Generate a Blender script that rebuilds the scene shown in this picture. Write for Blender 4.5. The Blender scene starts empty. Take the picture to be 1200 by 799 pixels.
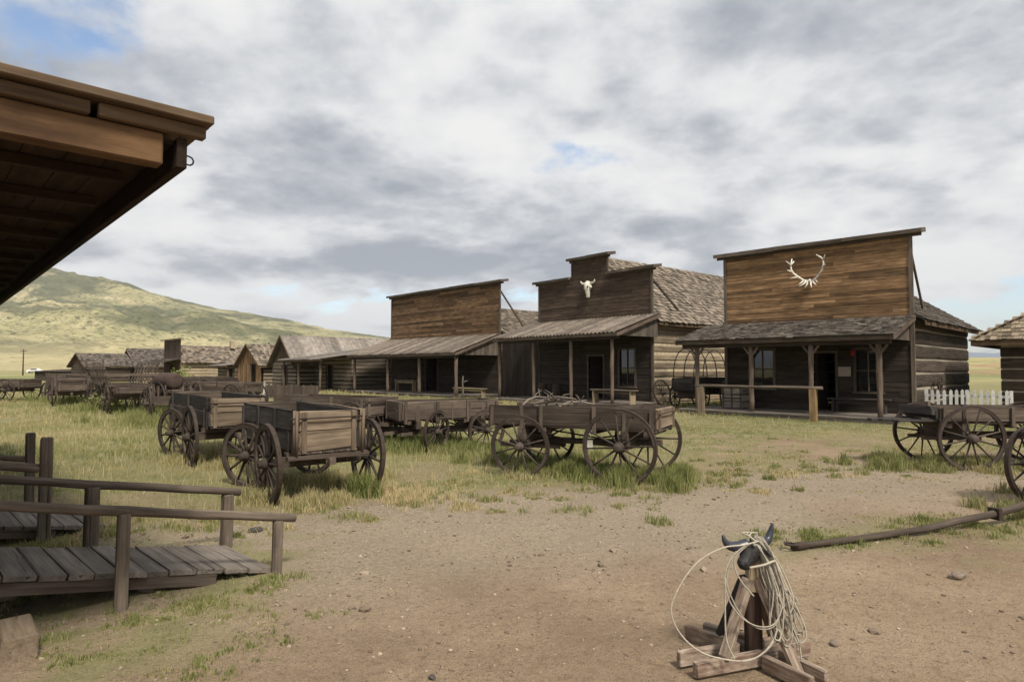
import bpy, math, random
import numpy as np
from mathutils import Vector, Matrix, noise as mnoise

random.seed(11)
RNG = np.random.default_rng(5)
scene = bpy.context.scene
COL = scene.collection
R = math.radians

# ------------------------------------------------------------------ mesh builder
class MB:
    """collects boxes, bars, tubes ... and links them as one mesh object"""
    def __init__(self):
        self.v, self.f, self.gc, self.rv, self.sm = [], [], [], [], []
    def raw(self, verts, faces, gc=None, rv=None, smooth=False):
        b = len(self.v)
        self.v += [tuple(p) for p in verts]
        self.gc += [tuple(p) for p in (gc if gc is not None else verts)]
        r = random.random() if rv is None else rv
        self.rv += [r] * len(verts)
        self.f += [tuple(b + i for i in f) for f in faces]
        self.sm += [smooth] * len(faces)
    def box(self, c, size, M=None, jit=0.0, rv=None, bev=0.0):
        """box with local half extents; grain runs along its longest side"""
        hx, hy, hz = size[0] / 2, size[1] / 2, size[2] / 2
        o = (random.uniform(0, 40), random.uniform(0, 40), random.uniform(0, 40))
        ax = max(range(3), key=lambda i: size[i])
        order = [ax] + [i for i in range(3) if i != ax]
        c = Vector(c)
        if bev > 0 and min(hx, hy, hz) > bev * 1.5:
            loc = []
            for sx in (-1, 1):
                for sy in (-1, 1):
                    for sz in (-1, 1):
                        loc.append((sx * hx, sy * (hy - bev), sz * (hz - bev)))
                        loc.append((sx * (hx - bev), sy * hy, sz * (hz - bev)))
                        loc.append((sx * (hx - bev), sy * (hy - bev), sz * hz))
            def ix(sx, sy, sz, k): return (((sx > 0) * 4 + (sy > 0) * 2 + (sz > 0)) * 3 + k)
            F = []
            for s in (-1, 1):
                q = [ix(s, -1, -1, 0), ix(s, 1, -1, 0), ix(s, 1, 1, 0), ix(s, -1, 1, 0)]
                F.append(q if s > 0 else q[::-1])
                q = [ix(-1, s, -1, 1), ix(-1, s, 1, 1), ix(1, s, 1, 1), ix(1, s, -1, 1)]
                F.append(q if s > 0 else q[::-1])
                q = [ix(-1, -1, s, 2), ix(1, -1, s, 2), ix(1, 1, s, 2), ix(-1, 1, s, 2)]
                F.append(q if s > 0 else q[::-1])
            for a in (-1, 1):
                for b in (-1, 1):
                    q = [ix(a, b, -1, 0), ix(a, b, -1, 1), ix(a, b, 1, 1), ix(a, b, 1, 0)]
                    F.append(q if a * b > 0 else q[::-1])
                    q = [ix(a, -1, b, 0), ix(a, 1, b, 0), ix(a, 1, b, 2), ix(a, -1, b, 2)]
                    F.append(q if a * b > 0 else q[::-1])
                    q = [ix(-1, a, b, 1), ix(-1, a, b, 2), ix(1, a, b, 2), ix(1, a, b, 1)]
                    F.append(q if a * b > 0 else q[::-1])
                    for d in (-1, 1):
                        q = [ix(a, b, d, 0), ix(a, b, d, 1), ix(a, b, d, 2)]
                        F.append(q if a * b * d > 0 else q[::-1])
        else:
            loc = [(sx * hx, sy * hy, sz * hz) for sz in (-1, 1) for sy in (-1, 1) for sx in (-1, 1)]
            F = [(0, 2, 3, 1), (4, 5, 7, 6), (0, 1, 5, 4), (2, 6, 7, 3), (0, 4, 6, 2), (1, 3, 7, 5)]
        V, G = [], []
        for p in loc:
            q = Vector(p)
            if jit:
                q += Vector((random.uniform(-jit, jit), random.uniform(-jit, jit), random.uniform(-jit, jit)))
            if M is not None: q = M @ q
            V.append(c + q)
            G.append((p[order[0]] + o[0], p[order[1]] + o[1], p[order[2]] + o[2]))
        self.raw(V, F, G, rv)
    def bar(self, p0, p1, w, h, roll=0.0, jit=0.0, rv=None, bev=0.0, up=None):
        """rectangular bar from p0 to p1; w across, h along the up side"""
        p0, p1 = Vector(p0), Vector(p1)
        d = p1 - p0
        L = d.length
        x = d.normalized()
        u = Vector(up) if up is not None else (Vector((0, 0, 1)) if abs(x.z) < 0.95 else Vector((0, 1, 0)))
        y = u.cross(x).normalized()
        z = x.cross(y)
        M = Matrix((x, y, z)).transposed()
        if roll: M = M @ Matrix.Rotation(roll, 3, 'X')
        self.box((p0 + p1) / 2, (L, w, h), M, jit, rv, bev)
    def tube(self, pts, rad, n=8, cap=True, smooth=True, wob=0.0, rv=None, flat=1.0):
        pts = [Vector(p) for p in pts]
        if not hasattr(rad, '__len__'): rad = [rad] * len(pts)
        V, G, F = [], [], []
        o = random.uniform(0, 40)
        acc = 0.0
        t0 = (pts[1] - pts[0]).normalized()
        ref = Vector((0, 0, 1)) if abs(t0.z) < 0.9 else Vector((1, 0, 0))
        nrm = (ref - t0 * ref.dot(t0)).normalized()
        for i, p in enumerate(pts):
            if i == 0: t = t0
            elif i == len(pts) - 1: t = (pts[i] - pts[i - 1]).normalized()
            else: t = (pts[i + 1] - pts[i - 1]).normalized()
            if i: acc += (pts[i] - pts[i - 1]).length
            nrm = (nrm - t * nrm.dot(t))
            if nrm.length < 1e-6: nrm = t.orthogonal()
            nrm.normalize()
            bi = t.cross(nrm)
            for k in range(n):
                a = 2 * math.pi * k / n
                r = rad[i] * (1 + (random.uniform(-wob, wob) if wob else 0))
                V.append(p + nrm * (math.cos(a) * r * flat) + bi * (math.sin(a) * r))
                G.append((acc + o, math.cos(a) * rad[i] + o, math.sin(a) * rad[i]))
        for i in range(len(pts) - 1):
            for k in range(n):
                k2 = (k + 1) % n
                F.append((i * n + k, i * n + k2, (i + 1) * n + k2, (i + 1) * n + k))
        b = len(self.f)
        self.raw(V, F, G, rv, smooth)
        if cap:
            base = len(self.v) - len(V)
            self.f.append(tuple(base + k for k in reversed(range(n)))); self.sm.append(False)
            e = base + (len(pts) - 1) * n
            self.f.append(tuple(e + k for k in range(n))); self.sm.append(False)
    def lathe(self, prof, n=16, M=None, off=(0, 0, 0), smooth=True, rv=None):
        """profile of (radius, height) turned round local z"""
        V, F = [], []
        off = Vector(off)
        for (r, h) in prof:
            for k in range(n):
                a = 2 * math.pi * k / n
                p = Vector((r * math.cos(a), r * math.sin(a), h))
                V.append(off + (M @ p if M is not None else p))
        for i in range(len(prof) - 1):
            for k in range(n):
                k2 = (k + 1) % n
                F.append((i * n + k, i * n + k2, (i + 1) * n + k2, (i + 1) * n + k))
        F.append(tuple(reversed(range(n))))
        F.append(tuple((len(prof) - 1) * n + k for k in range(n)))
        self.raw(V, F, None, rv, smooth)
    def poly(self, pts, depth_vec, rv=None):
        """flat polygon pushed along depth_vec into a slab"""
        n = len(pts)
        d = Vector(depth_vec)
        P = [Vector(p) for p in pts]
        V = P + [p + d for p in P]
        F = [tuple(range(n)), tuple(reversed(range(n, 2 * n)))]
        F += [(i, i + n, (i + 1) % n + n, (i + 1) % n) for i in range(n)]
        nrm = (P[1] - P[0]).cross(P[2] - P[0])
        if nrm.dot(d) > 0: F = [tuple(reversed(f)) for f in F]
        self.raw(V, F, None, rv)
    def build(self, name, mat, parent=None):
        me = bpy.data.meshes.new(name)
        me.from_pydata(self.v, [], self.f)
        a = me.attributes.new('gc', 'FLOAT_VECTOR', 'POINT')
        a.data.foreach_set('vector', np.array(self.gc, dtype=np.float32).ravel())
        a = me.attributes.new('rv', 'FLOAT', 'POINT')
        a.data.foreach_set('value', np.array(self.rv, dtype=np.float32))
        me.polygons.foreach_set('use_smooth', self.sm)
        me.materials.append(mat)
        me.update()
        o = bpy.data.objects.new(name, me)
        COL.objects.link(o)
        if parent is not None: o.parent = parent
        return o

def tag(o, label=None, cat=None, group=None, kind=None):
    if label: o['label'] = label
    if cat: o['category'] = cat
    if group: o['group'] = group
    if kind: o['kind'] = kind
    return o

def thing(name, label, cat, loc=(0, 0, 0), rz=0.0, group=None):
    e = bpy.data.objects.new(name, None)
    e.empty_display_size = 0.2
    COL.objects.link(e)
    e.location = tuple(loc) + (0.0,) * (3 - len(loc))
    e.rotation_euler = (0, 0, rz)
    return tag(e, label, cat, group)

def copy_tree(o, parent=None):
    kids = list(o.children)
    c = o.copy()
    COL.objects.link(c)
    if parent is not None: c.parent = parent
    for k in kids: copy_tree(k, c)
    return c

# ------------------------------------------------------------------ materials
def newmat(name):
    m = bpy.data.materials.new(name)
    m.use_nodes = True
    nt = m.node_tree
    for n in list(nt.nodes): nt.nodes.remove(n)
    out = nt.nodes.new('ShaderNodeOutputMaterial')
    b = nt.nodes.new('ShaderNodeBsdfPrincipled')
    nt.links.new(b.outputs[0], out.inputs[0])
    return m, nt, b

def N(nt, t, **kw):
    n = nt.nodes.new(t)
    for k, v in kw.items():
        if k in n.inputs.keys(): n.inputs[k].default_value = v
        else: setattr(n, k, v)
    return n

def ramp(nt, fac, stops, interp='LINEAR'):
    r = nt.nodes.new('ShaderNodeValToRGB')
    r.color_ramp.interpolation = interp
    el = r.color_ramp.elements
    while len(el) < len(stops): el.new(0.5)
    for e, (p, c) in zip(el, stops):
        e.position = p
        e.color = (*c, 1) if len(c) == 3 else c
    nt.links.new(fac, r.inputs[0])
    return r

def attr(nt, name):
    a = nt.nodes.new('ShaderNodeAttribute')
    a.attribute_name = name
    return a

def mixc(nt, fac, a, b, mode='MIX'):
    m = nt.nodes.new('ShaderNodeMix')
    m.data_type = 'RGBA'
    m.blend_type = mode
    for s, v in ((m.inputs[0], fac), (m.inputs[6], a), (m.inputs[7], b)):
        if isinstance(v, bpy.types.NodeSocket): nt.links.new(v, s)
        elif isinstance(v, (int, float)): s.default_value = v
        else: s.default_value = (*v, 1)
    return m.outputs[2]

def math_n(nt, op, a, b=None, clamp=False):
    m = nt.nodes.new('ShaderNodeMath')
    m.operation = op
    m.use_clamp = clamp
    for s, v in ((m.inputs[0], a), (m.inputs[1], b)):
        if v is None: continue
        if isinstance(v, bpy.types.NodeSocket): nt.links.new(v, s)
        else: s.default_value = v
    return m.outputs[0]

def wood(name, dark, mid, light, var=0.35, rough=0.85, grain=26.0, bump=0.5, stain=None, stain_amt=0.45, lon=1.3):
    """weathered board: streaks along the grain, per-board tone, stains, cracks"""
    m, nt, b = newmat(name)
    L = nt.links
    g = attr(nt, 'gc')
    mp = N(nt, 'ShaderNodeVectorMath', operation='MULTIPLY')
    mp.inputs[1].default_value = (lon, grain, grain)
    L.new(g.outputs['Vector'], mp.inputs[0])
    n1 = N(nt, 'ShaderNodeTexNoise', Scale=1.0, Detail=7.0, Roughness=0.68, Distortion=0.4)
    L.new(mp.outputs[0], n1.inputs['Vector'])
    c1 = ramp(nt, n1.outputs[0], [(0.25, dark), (0.5, mid), (0.78, light)])
    # blotches along the board
    mp2 = N(nt, 'ShaderNodeVectorMath', operation='MULTIPLY')
    mp2.inputs[1].default_value = (lon * 1.3, lon * 3.2, lon * 3.2)
    L.new(g.outputs['Vector'], mp2.inputs[0])
    n2 = N(nt, 'ShaderNodeTexNoise', Scale=1.0, Detail=5.0, Roughness=0.6)
    L.new(mp2.outputs[0], n2.inputs['Vector'])
    f2 = math_n(nt, 'MULTIPLY', ramp(nt, n2.outputs[0], [(0.42, (0, 0, 0)), (0.7, (1, 1, 1))]).outputs[0], stain_amt)
    col = mixc(nt, f2, c1.outputs[0], stain if stain else tuple(x * 0.45 for x in dark))
    # per board tone
    r = attr(nt, 'rv')
    mr = N(nt, 'ShaderNodeMapRange')
    mr.inputs[3].default_value = 1 - var
    mr.inputs[4].default_value = 1 + var
    L.new(r.outputs['Fac'], mr.inputs[0])
    col = mixc(nt, 1.0, col, mr.outputs[0], 'MULTIPLY')
    # cracks: thin dark lines
    mp3 = N(nt, 'ShaderNodeVectorMath', operation='MULTIPLY')
    mp3.inputs[1].default_value = (lon * .7, grain * 1.1, grain * 1.1)
    L.new(g.outputs['Vector'], mp3.inputs[0])
    n3 = N(nt, 'ShaderNodeTexNoise', Scale=1.0, Detail=3.0, Roughness=0.5)
    L.new(mp3.outputs[0], n3.inputs['Vector'])
    cr = ramp(nt, n3.outputs[0], [(0.30, (1, 1, 1)), (0.36, (0, 0, 0))])
    col = mixc(nt, math_n(nt, 'MULTIPLY', cr.outputs[0], 0.75), col, tuple(x * 0.25 for x in dark))
    L.new(col, b.inputs['Base Color'])
    b.inputs['Roughness'].default_value = rough
    b.inputs['Specular IOR Level'].default_value = 0.2
    bm = N(nt, 'ShaderNodeBump', Strength=bump, Distance=0.006)
    h = math_n(nt, 'SUBTRACT', n1.outputs[0], math_n(nt, 'MULTIPLY', cr.outputs[0], 0.6))
    L.new(h, bm.inputs['Height'])
    L.new(bm.outputs[0], b.inputs['Normal'])
    return m

def plain(name, col, rough=0.8, metal=0.0, scale=8.0, amt=0.35, bump=0.2, spec=0.3, var=.18):
    m, nt, b = newmat(name)
    L = nt.links
    tc = nt.nodes.new('ShaderNodeTexCoord')
    n = N(nt, 'ShaderNodeTexNoise', Scale=scale, Detail=8.0, Roughness=0.65)
    L.new(tc.outputs['Object'], n.inputs['Vector'])
    c = ramp(nt, n.outputs[0], [(0.3, tuple(x * (1 - amt) for x in col)), (0.7, tuple(min(1, x * (1 + amt)) for x in col))])
    r = attr(nt, 'rv')
    mr = N(nt, 'ShaderNodeMapRange')
    mr.inputs[3].default_value = 1 - var
    mr.inputs[4].default_value = 1 + var
    L.new(r.outputs['Fac'], mr.inputs[0])
    L.new(mixc(nt, 1.0, c.outputs[0], mr.outputs[0], 'MULTIPLY'), b.inputs['Base Color'])
    b.inputs['Roughness'].default_value = rough
    b.inputs['Metallic'].default_value = metal
    b.inputs['Specular IOR Level'].default_value = spec
    if bump:
        bm = N(nt, 'ShaderNodeBump', Strength=bump, Distance=0.01)
        L.new(n.outputs[0], bm.inputs['Height'])
        L.new(bm.outputs[0], b.inputs['Normal'])
    return m

M = {}
M['wagon']   = wood('weathered_wagon_wood', (.045, .034, .027), (.105, .080, .062), (.19, .155, .125), var=.35)
M['wagon_dk'] = wood('dark_wagon_wood', (.022, .019, .018), (.050, .043, .039), (.10, .086, .076), var=.3)
M['wagon_lt'] = wood('pale_wagon_boards', (.085, .062, .042), (.195, .147, .102), (.31, .245, .178), var=.28)
M['wheel']   = wood('old_wheel_wood', (.030, .024, .020), (.068, .053, .044), (.125, .10, .082), var=.3)
M['iron']    = plain('rusty_iron', (.055, .038, .030), rough=.75, metal=.25, scale=14)
M['rust']    = plain('rust_brown_iron', (.062, .041, .033), rough=.85, scale=6)
M['warm']    = wood('warm_brown_cladding', (.095, .055, .029), (.235, .140, .070), (.38, .25, .135), var=.55, grain=16, stain=(.05, .032, .02), stain_amt=.6)
M['warm2']   = wood('mid_brown_cladding', (.066, .040, .023), (.155, .094, .051), (.255, .165, .092), var=.48, grain=16, stain_amt=.6)
M['brown']   = wood('dark_brown_cladding', (.036, .025, .018), (.080, .056, .040), (.14, .10, .072), var=.3, grain=16, stain_amt=.5)
M['shadewood'] = wood('shade_darkened_boards', (.020, .0155, .0125), (.044, .034, .027), (.078, .062, .050), var=.25, grain=16)  # dark boards, colour lowered further to deepen the shade under the porches
M['trim']    = wood('grey_trim_boards', (.05, .04, .032), (.115, .092, .072), (.19, .155, .12), var=.25)
M['post']    = wood('porch_post_wood', (.06, .044, .034), (.135, .10, .076), (.22, .17, .13), var=.2)
M['shingle'] = wood('grey_wood_shingles', (.060, .047, .036), (.185, .150, .115), (.36, .30, .235), var=.65, grain=30, stain_amt=.35)
M['shingle_dk'] = wood('dark_wood_shingles', (.042, .035, .030), (.115, .096, .079), (.23, .195, .16), var=.6, grain=30, stain_amt=.35)
M['shingle_tan'] = wood('tan_wood_shingles', (.095, .076, .054), (.215, .172, .12), (.35, .285, .205), var=.45, grain=30, stain_amt=.3)
M['tin']     = plain('weathered_roof_sheet', (.150, .122, .098), rough=.75, scale=3, amt=.45, var=.35)
M['tin_grey'] = plain('grey_roof_sheet', (.19, .165, .14), rough=.7, scale=3, amt=.4, var=.42)
M['log']     = wood('hewn_dark_logs', (.030, .024, .019), (.072, .056, .043), (.13, .104, .08), var=.25, grain=14)
M['log_tan'] = wood('hewn_tan_logs', (.115, .088, .058), (.235, .185, .125), (.37, .30, .21), var=.3, grain=12, stain_amt=.35)
M['log_mid'] = wood('hewn_grey_logs', (.040, .031, .024), (.092, .072, .054), (.17, .138, .105), var=.35, grain=14)
M['chink']   = plain('lime_chinking', (.40, .35, .275), scale=7, amt=.25)
M['mud_dark'] = plain('dark_mud_chinking', (.12, .095, .07), scale=5, amt=.3)
M['chink_tan'] = plain('mud_chinking', (.42, .345, .235), scale=5, amt=.35)
M['deck']    = wood('grey_deck_planks', (.075, .062, .052), (.17, .145, .122), (.28, .245, .21), var=.25)
M['rail']    = wood('brown_rail_wood', (.060, .047, .037), (.155, .122, .094), (.27, .22, .172), var=.2, grain=34, stain_amt=.6)
M['fascia']  = wood('stained_orange_beam', (.060, .034, .017), (.150, .086, .042), (.25, .150, .078), var=.12, grain=14, stain=(.045, .024, .013), stain_amt=.85)
M['eave']    = wood('brown_eave_trim', (.050, .033, .021), (.125, .085, .052), (.215, .152, .097), var=.2, grain=18)
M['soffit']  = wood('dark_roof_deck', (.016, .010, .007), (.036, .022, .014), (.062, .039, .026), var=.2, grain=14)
M['raw']     = wood('raw_pale_timber', (.17, .125, .075), (.33, .255, .165), (.47, .385, .27), var=.2, grain=16, stain_amt=.35)
M['orange_wood'] = wood('yellow_brown_post', (.12, .075, .035), (.27, .18, .09), (.38, .27, .15), var=.1, grain=12)
M['white']   = plain('white_painted_pickets', (.58, .57, .54), rough=.7, scale=9, amt=.22)
M['bone']    = plain('bleached_bone', (.62, .585, .50), rough=.7, scale=9, amt=.28)
M['blackhead'] = plain('worn_black_head', (.035, .033, .033), rough=.6, scale=26, amt=.85, bump=.5, spec=.35)
M['horn']    = plain('blue_black_horn', (.030, .032, .045), rough=.35, scale=10, amt=.4, spec=.5)
M['rope']    = plain('pale_rope', (.36, .322, .255), rough=.85, scale=60, amt=.25)
M['paper']   = plain('faded_paper', (.30, .25, .21), rough=.8, scale=8, amt=.15)
M['red']     = plain('red_lantern_paint', (.26, .02, .022), rough=.5, scale=8, amt=.2)
M['crate']   = wood('faded_crate_boards', (.16, .135, .11), (.29, .25, .205), (.40, .35, .29), var=.2)
M['stone']   = plain('field_stone', (.23, .18, .14), rough=.9, scale=12, amt=.35, bump=.5)
M['stone_dk'] = plain('dark_field_stone', (.085, .075, .07), rough=.9, scale=12, amt=.35, bump=.5)
M['white_car'] = plain('white_vehicle_paint', (.7, .7, .7), rough=.3, scale=3, amt=.03, bump=0)
M['bark']    = wood('pale_stick', (.09, .075, .06), (.18, .15, .12), (.28, .24, .20), var=.25, grain=16)
M['dark_int'] = plain('dim_floor', (.04, .032, .026), scale=4)

def glass_mat():
    m, nt, b = newmat('old_window_glass')
    b.inputs['Base Color'].default_value = (.012, .013, .014, 1)
    b.inputs['Roughness'].default_value = 0.04
    b.inputs['Specular IOR Level'].default_value = 0.9
    n = N(nt, 'ShaderNodeTexNoise', Scale=1.7, Detail=2.0)
    tc = nt.nodes.new('ShaderNodeTexCoord')
    nt.links.new(tc.outputs['Object'], n.inputs['Vector'])
    bm = N(nt, 'ShaderNodeBump', Strength=.12, Distance=.02)
    nt.links.new(n.outputs[0], bm.inputs['Height'])
    nt.links.new(bm.outputs[0], b.inputs['Normal'])
    return m
M['glass'] = glass_mat()
# ------------------------------------------------------------------ numpy value noise
_T = RNG.random((256, 256))
def vnoise(x, y):
    xi, yi = np.floor(x).astype(int), np.floor(y).astype(int)
    fx, fy = x - xi, y - yi
    fx, fy = fx * fx * (3 - 2 * fx), fy * fy * (3 - 2 * fy)
    g = lambda a, b: _T[a % 256, b % 256]
    return ((g(xi, yi) * (1 - fx) + g(xi + 1, yi) * fx) * (1 - fy)
            + (g(xi, yi + 1) * (1 - fx) + g(xi + 1, yi + 1) * fx) * fy)
def fbm(x, y, o=5, gain=0.5):
    s, a, t = 0.0, 1.0, 0.0
    for i in range(o):
        s = s + a * vnoise(x * 2 ** i + 17.3 * i, y * 2 ** i + 9.1 * i)
        t += a
        a *= gain
    return s / t
def sstep(a, b, x):
    t = np.clip((x - a) / (b - a), 0, 1)
    return t * t * (3 - 2 * t)
def segdist(x, y, ax, ay, bx, by):
    dx, dy = bx - ax, by - ay
    t = np.clip(((x - ax) * dx + (y - ay) * dy) / (dx * dx + dy * dy), 0, 1)
    return np.hypot(x - ax - t * dx, y - ay - t * dy)

# where grass grows (0 bare earth ... 1 full meadow), in metres on the ground
_BX = [-40, -12, -4.5, -2.7, -1.45, 0, 2.7, 4.2, 6.7, 12, 40]
_BY = [2.0, 5.6, 6.3, 7.3, 8.5, 8.9, 9.5, 10.6, 12.0, 12.4, 13]
def grass_mask(x, y):
    edge = np.interp(x, _BX, _BY)
    n = fbm(x * .9, y * .9)
    n2 = fbm(x * 3.1 + 40, y * 3.1)
    g = sstep(-0.3, 1.6, y - edge + (n - .5) * 2.4)
    # thin patchy turf on the trodden yard at the right
    yard = sstep(2.5, 4.5, x) * (1 - sstep(14.5, 18.5, y + (n - .5) * 3))
    g = g * (1 - yard * (1 - sstep(.34, .60, n * .5 + n2 * .5) * .85))
    # strip along the fallen wagon pole
    s = segdist(x, y, 2.5, 6.55, 7.6, 8.0)
    g = np.maximum(g, sstep(.70, .12, s + (n - .5) * 1.2) * sstep(.24, .48, n2) )
    s2 = segdist(x, y, 4.4, 6.3, 8, 6.6)
    g = np.maximum(g, sstep(.9, .2, s2 + (n - .5) * 1.4) * sstep(.42, .62, n2) * .8)
    # scattered patches beside the ramp
    left = sstep(-1.5, -2.4, x) * sstep(3.2, 3.8, y) * (1 - sstep(6.4, 7.4, y))
    g = np.maximum(g, left * sstep(.46, .60, n2 * .65 + n * .35) * .95)
    worn = sstep(.52, .66, fbm(x * .55 + 70, y * .38 + 20)) * sstep(13, 11, y)
    return g * (1 - .45 * worn)
def gravel_mask(x, y):
    edge = np.interp(x, _BX, _BY)
    n = fbm(x * .7 + 11, y * .7 + 5)
    a = sstep(-4.0, -1.6, y - edge + (n - .5) * 2.2) * sstep(1.2, -.2, y - edge)
    return np.maximum(a, np.exp(-(((x + 1.5) / 1.1) ** 2 + ((y - 6.0) / 1.3) ** 2)))
def ground_z(x, y):
    near = np.exp(-((x / 60) ** 2 + (y / 60) ** 2))
    z = (fbm(x * .5, y * .5, 3) - .5) * .05 * near
    # low bench of land far out to the right
    far = sstep(120, 260, y) * sstep(.45, .62, x / np.maximum(y, 1)) * (1 - sstep(1.6, 2.2, x / np.maximum(y, 1)))
    z = z + far * (5.2 + 1.6 * fbm(x * .012, y * .012))
    # worn bank beside the ramp foot
    z = z + .07 * np.exp(-(((x + 3.05) / .35) ** 2 + ((y - 5.0) / .22) ** 2))
    return z
def gz(x, y):
    return float(ground_z(np.array([float(x)]), np.array([float(y)]))[0])

def axis(lo, hi, step, far):
    a = list(np.arange(lo, hi + 1e-6, step))
    s, p = step, hi
    up = []
    while p < far:
        s *= 1.09
        p += s
        up.append(p)
    s, p = step, lo
    dn = []
    while p > -far:
        s *= 1.09
        p -= s
        dn.append(p)
    return np.array(dn[::-1] + a + up)

def build_ground():
    xs = axis(-12, 15, .15, 11000)
    ys = axis(1, 22, .15, 11000)
    X, Y = np.meshgrid(xs, ys)
    Z = ground_z(X, Y)
    Gm = grass_mask(X, Y)
    Gv = gravel_mask(X, Y)
    ny, nx = X.shape
    V = np.stack([X, Y, Z], -1).reshape(-1, 3)
    i = np.arange(ny * nx).reshape(ny, nx)
    F = np.stack([i[:-1, :-1], i[:-1, 1:], i[1:, 1:], i[1:, :-1]], -1).reshape(-1, 4)
    me = bpy.data.meshes.new('ground')
    me.vertices.add(len(V)); me.vertices.foreach_set('co', V.ravel())
    me.loops.add(F.size); me.loops.foreach_set('vertex_index', F.ravel())
    me.polygons.add(len(F))
    me.polygons.foreach_set('loop_start', np.arange(0, F.size, 4))
    me.polygons.foreach_set('loop_total', np.full(len(F), 4))
    me.polygons.foreach_set('use_smooth', np.ones(len(F), bool))
    for nm, arr in (('turf', Gm), ('gravel', Gv)):
        a = me.attributes.new(nm, 'FLOAT', 'POINT')
        a.data.foreach_set('value', arr.ravel().astype(np.float32))
    me.update(calc_edges=True)
    m, nt, b = newmat('yard_earth')
    L = nt.links
    geo = nt.nodes.new('ShaderNodeNewGeometry')
    P = geo.outputs['Position']
    def noise(sc, det=6, ro=.6):
        n = N(nt, 'ShaderNodeTexNoise', Scale=sc, Detail=det, Roughness=ro)
        L.new(P, n.inputs['Vector'])
        return n.outputs[0]
    turf, grav = attr(nt, 'turf').outputs['Fac'], attr(nt, 'gravel').outputs['Fac']
    dirt = ramp(nt, noise(.55, 8, .62), [(.32, (.222, .158, .101)), (.52, (.305, .225, .148)), (.72, (.385, .295, .203))]).outputs[0]
    dirt = mixc(nt, math_n(nt, 'MULTIPLY', ramp(nt, noise(9, 8, .75), [(.45, (0, 0, 0)), (.62, (1, 1, 1))]).outputs[0], .30), dirt, (.37, .275, .19))
    dirt = mixc(nt, math_n(nt, 'MULTIPLY', ramp(nt, noise(14, 8, .7), [(.36, (1, 1, 1)), (.48, (0, 0, 0))]).outputs[0], .40), dirt, (.115, .074, .046))
    dirt = mixc(nt, math_n(nt, 'MULTIPLY', ramp(nt, noise(.33, 6, .6), [(.50, (0, 0, 0)), (.66, (1, 1, 1))]).outputs[0], .5), dirt, (.165, .112, .072))
    # grit: two sizes of pebble cells, each with its own tone
    grit = None
    hsum = None
    for sc, thr, amt in ((26, .26, .8), (48, .33, .8), (95, .38, .75), (190, .40, .55)):
        v = N(nt, 'ShaderNodeTexVoronoi', Scale=sc)
        L.new(P, v.inputs['Vector'])
        sep = nt.nodes.new('ShaderNodeSeparateColor')
        L.new(v.outputs['Color'], sep.inputs[0])
        inside = ramp(nt, v.outputs['Distance'], [(thr * .7, (1, 1, 1)), (thr, (0, 0, 0))]).outputs[0]
        pick = ramp(nt, sep.outputs[0], [(.55, (0, 0, 0)), (.62, (1, 1, 1))]).outputs[0]
        fac = math_n(nt, 'MULTIPLY', inside, pick)
        k = math_n(nt, 'ADD', math_n(nt, 'MULTIPLY', grav, .6), .40)
        tone = ramp(nt, sep.outputs[1], [(0, (.15, .11, .08)), (.5, (.30, .24, .18)), (1, (.46, .40, .33))]).outputs[0]
        dirt = mixc(nt, math_n(nt, 'MULTIPLY', math_n(nt, 'MULTIPLY', fac, amt), k), dirt, tone)
        hsum = fac if hsum is None else math_n(nt, 'ADD', hsum, fac)
    gravelc = ramp(nt, noise(24, 8, .75), [(.32, (.200, .163, .118)), (.5, (.325, .274, .207)), (.7, (.45, .392, .31))]).outputs[0]
    base = mixc(nt, math_n(nt, 'MULTIPLY', grav, .62), dirt, gravelc)
    # thatch under the grass
    thatch = ramp(nt, noise(1.3, 8, .65), [(.3, (.190, .190, .085)), (.5, (.275, .255, .130)), (.72, (.355, .305, .175))]).outputs[0]
    thatch = mixc(nt, math_n(nt, 'MULTIPLY', noise(30, 6, .8), .5), thatch, (.13, .115, .05))
    base = mixc(nt, turf, base, thatch)
    # open range: pale dry grass with sage
    ln = N(nt, 'ShaderNodeVectorMath', operation='LENGTH')
    L.new(P, ln.inputs[0])
    far = ramp(nt, math_n(nt, 'DIVIDE', ln.outputs['Value'], 200), [(.3, (0, 0, 0)), (.62, (1, 1, 1))]).outputs[0]
    rng = ramp(nt, noise(.012, 9, .7), [(.36, (.18, .20, .085)), (.5, (.315, .285, .14)), (.66, (.42, .36, .195))]).outputs[0]
    rng = mixc(nt, math_n(nt, 'MULTIPLY', ramp(nt, noise(.03, 5, .6), [(.54, (0, 0, 0)), (.62, (1, 1, 1))]).outputs[0], .6), rng, (.30, .17, .11))
    rng = mixc(nt, ramp(nt, noise(.16, 6, .7), [(.55, (0, 0, 0)), (.66, (1, 1, 1))]).outputs[0], rng, (.10, .115, .055))
    base = mixc(nt, far, base, rng)
    L.new(base, b.inputs['Base Color'])
    b.inputs['Roughness'].default_value = .95
    b.inputs['Specular IOR Level'].default_value = .1
    bm = N(nt, 'ShaderNodeBump', Strength=.9, Distance=.016)
    hh = math_n(nt, 'ADD', math_n(nt, 'MULTIPLY', hsum, .5), math_n(nt, 'MULTIPLY', noise(60, 6, .8), .8))
    L.new(hh, bm.inputs['Height'])
    bm2 = N(nt, 'ShaderNodeBump', Strength=.6, Distance=.06)
    L.new(noise(5, 5, .6), bm2.inputs['Height'])
    L.new(bm.outputs[0], bm2.inputs['Normal'])
    L.new(bm2.outputs[0], b.inputs['Normal'])
    me.materials.append(m)
    o = bpy.data.objects.new('ground', me)
    COL.objects.link(o)
    tag(o, 'bare brown earth yard with gravel and thin dry turf', 'ground', kind='structure')
build_ground()

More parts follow.
